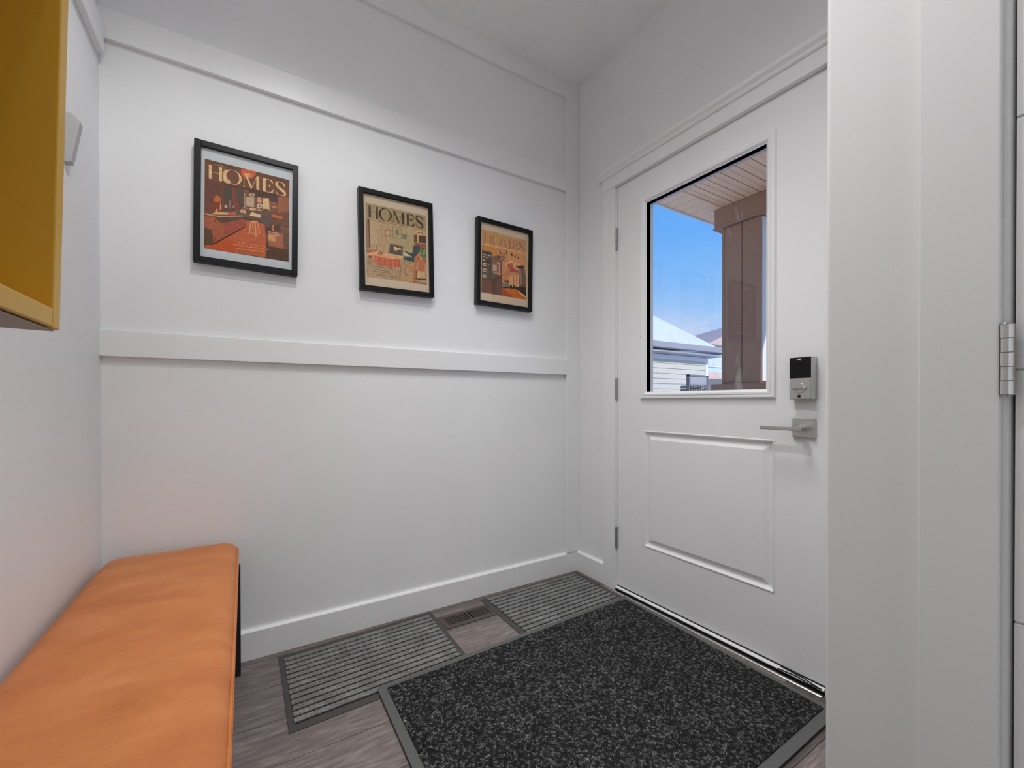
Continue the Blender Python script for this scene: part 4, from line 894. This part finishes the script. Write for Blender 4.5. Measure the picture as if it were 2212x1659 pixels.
# ------------------------------------------------------------------ sky
wd = bpy.data.worlds.new('sky'); sc.world = wd; wd.use_nodes = True; nt = wd.node_tree; nt.nodes.clear()
out = nt.nodes.new('ShaderNodeOutputWorld'); bg = N(nt, 'ShaderNodeBackground', Strength=1.0)
tc = N(nt, 'ShaderNodeTexCoord'); sx = N(nt, 'ShaderNodeSeparateXYZ'); nt.links.new(tc.outputs['Generated'], sx.inputs[0])
r = ramp(nt, sx.outputs['Z'], [(0.0, rgb(225, 232, 250)), (0.12, rgb(190, 218, 253)), (0.22, rgb(142, 196, 255)), (0.34, rgb(108, 178, 255)), (0.6, rgb(84, 158, 250)), (1.0, rgb(60, 130, 240))])
n = N(nt, 'ShaderNodeTexNoise', Scale=3.2, Detail=6.0, Roughness=.6, Distortion=.3)
mp = N(nt, 'ShaderNodeMapping'); mp.inputs['Scale'].default_value = (1, 1, 2.5); mp.inputs['Location'].default_value = (.4, .1, .3)
nt.links.new(tc.outputs['Generated'], mp.inputs[0]); nt.links.new(mp.outputs[0], n.inputs['Vector'])
cm = ramp(nt, n.outputs['Fac'], [(.48, (0, 0, 0, 1)), (.72, (1, 1, 1, 1))])
hm = ramp(nt, sx.outputs['Z'], [(0.0, (1, 1, 1, 1)), (0.16, (.75, .75, .75, 1)), (.24, (0, 0, 0, 1))])
mu = N(nt, 'ShaderNodeMath', _operation='MULTIPLY'); nt.links.new(cm.outputs[0], mu.inputs[0]); nt.links.new(hm.outputs[0], mu.inputs[1])
mx = N(nt, 'ShaderNodeMix', _data_type='RGBA'); nt.links.new(mu.outputs[0], mx.inputs[0]); nt.links.new(r.outputs[0], mx.inputs[6]); mx.inputs[7].default_value = rgb(228, 226, 246)
nt.links.new(mx.outputs[2], bg.inputs['Color']); nt.links.new(bg.outputs[0], out.inputs[0])
# ------------------------------------------------------------------ camera
f_px, cy_px, yaw, pit, roll = 921.9, 871.8, 1.0114, -.0056, -.0014
fw = Vector((cos(yaw), sin(yaw), 0)); rt = Vector((sin(yaw), -cos(yaw), 0)); up = Vector((0, 0, 1))
f2 = fw * cos(pit) + up * sin(pit); u2 = -fw * sin(pit) + up * cos(pit)
r3 = rt * cos(roll) + u2 * sin(roll); u3 = -rt * sin(roll) + u2 * cos(roll)
cam = bpy.data.cameras.new('camera'); co = bpy.data.objects.new('camera', cam); COL.objects.link(co)
M = Matrix((r3, u3, -f2)).transposed().to_4x4(); M.translation = (-1.6095, -1.8727, .9625); co.matrix_world = M
cam.sensor_width = 36; cam.lens = f_px / 2212 * 36; cam.shift_y = (cy_px - 829.5) / 2212; cam.clip_start = .02; cam.clip_end = 200
sc.camera = co
vs = sc.view_settings; vs.view_transform = 'Standard'; vs.look = 'None'; vs.exposure = EXPO; vs.gamma = 1; vs.use_curve_mapping = False
sc.cycles.max_bounces = 10; sc.cycles.use_adaptive_sampling = True; sc.cycles.adaptive_threshold = .02; sc.cycles.diffuse_bounces = 6; sc.cycles.use_denoising = True; sc.cycles.transparent_max_bounces = 12; sc.cycles.caustics_reflective = False
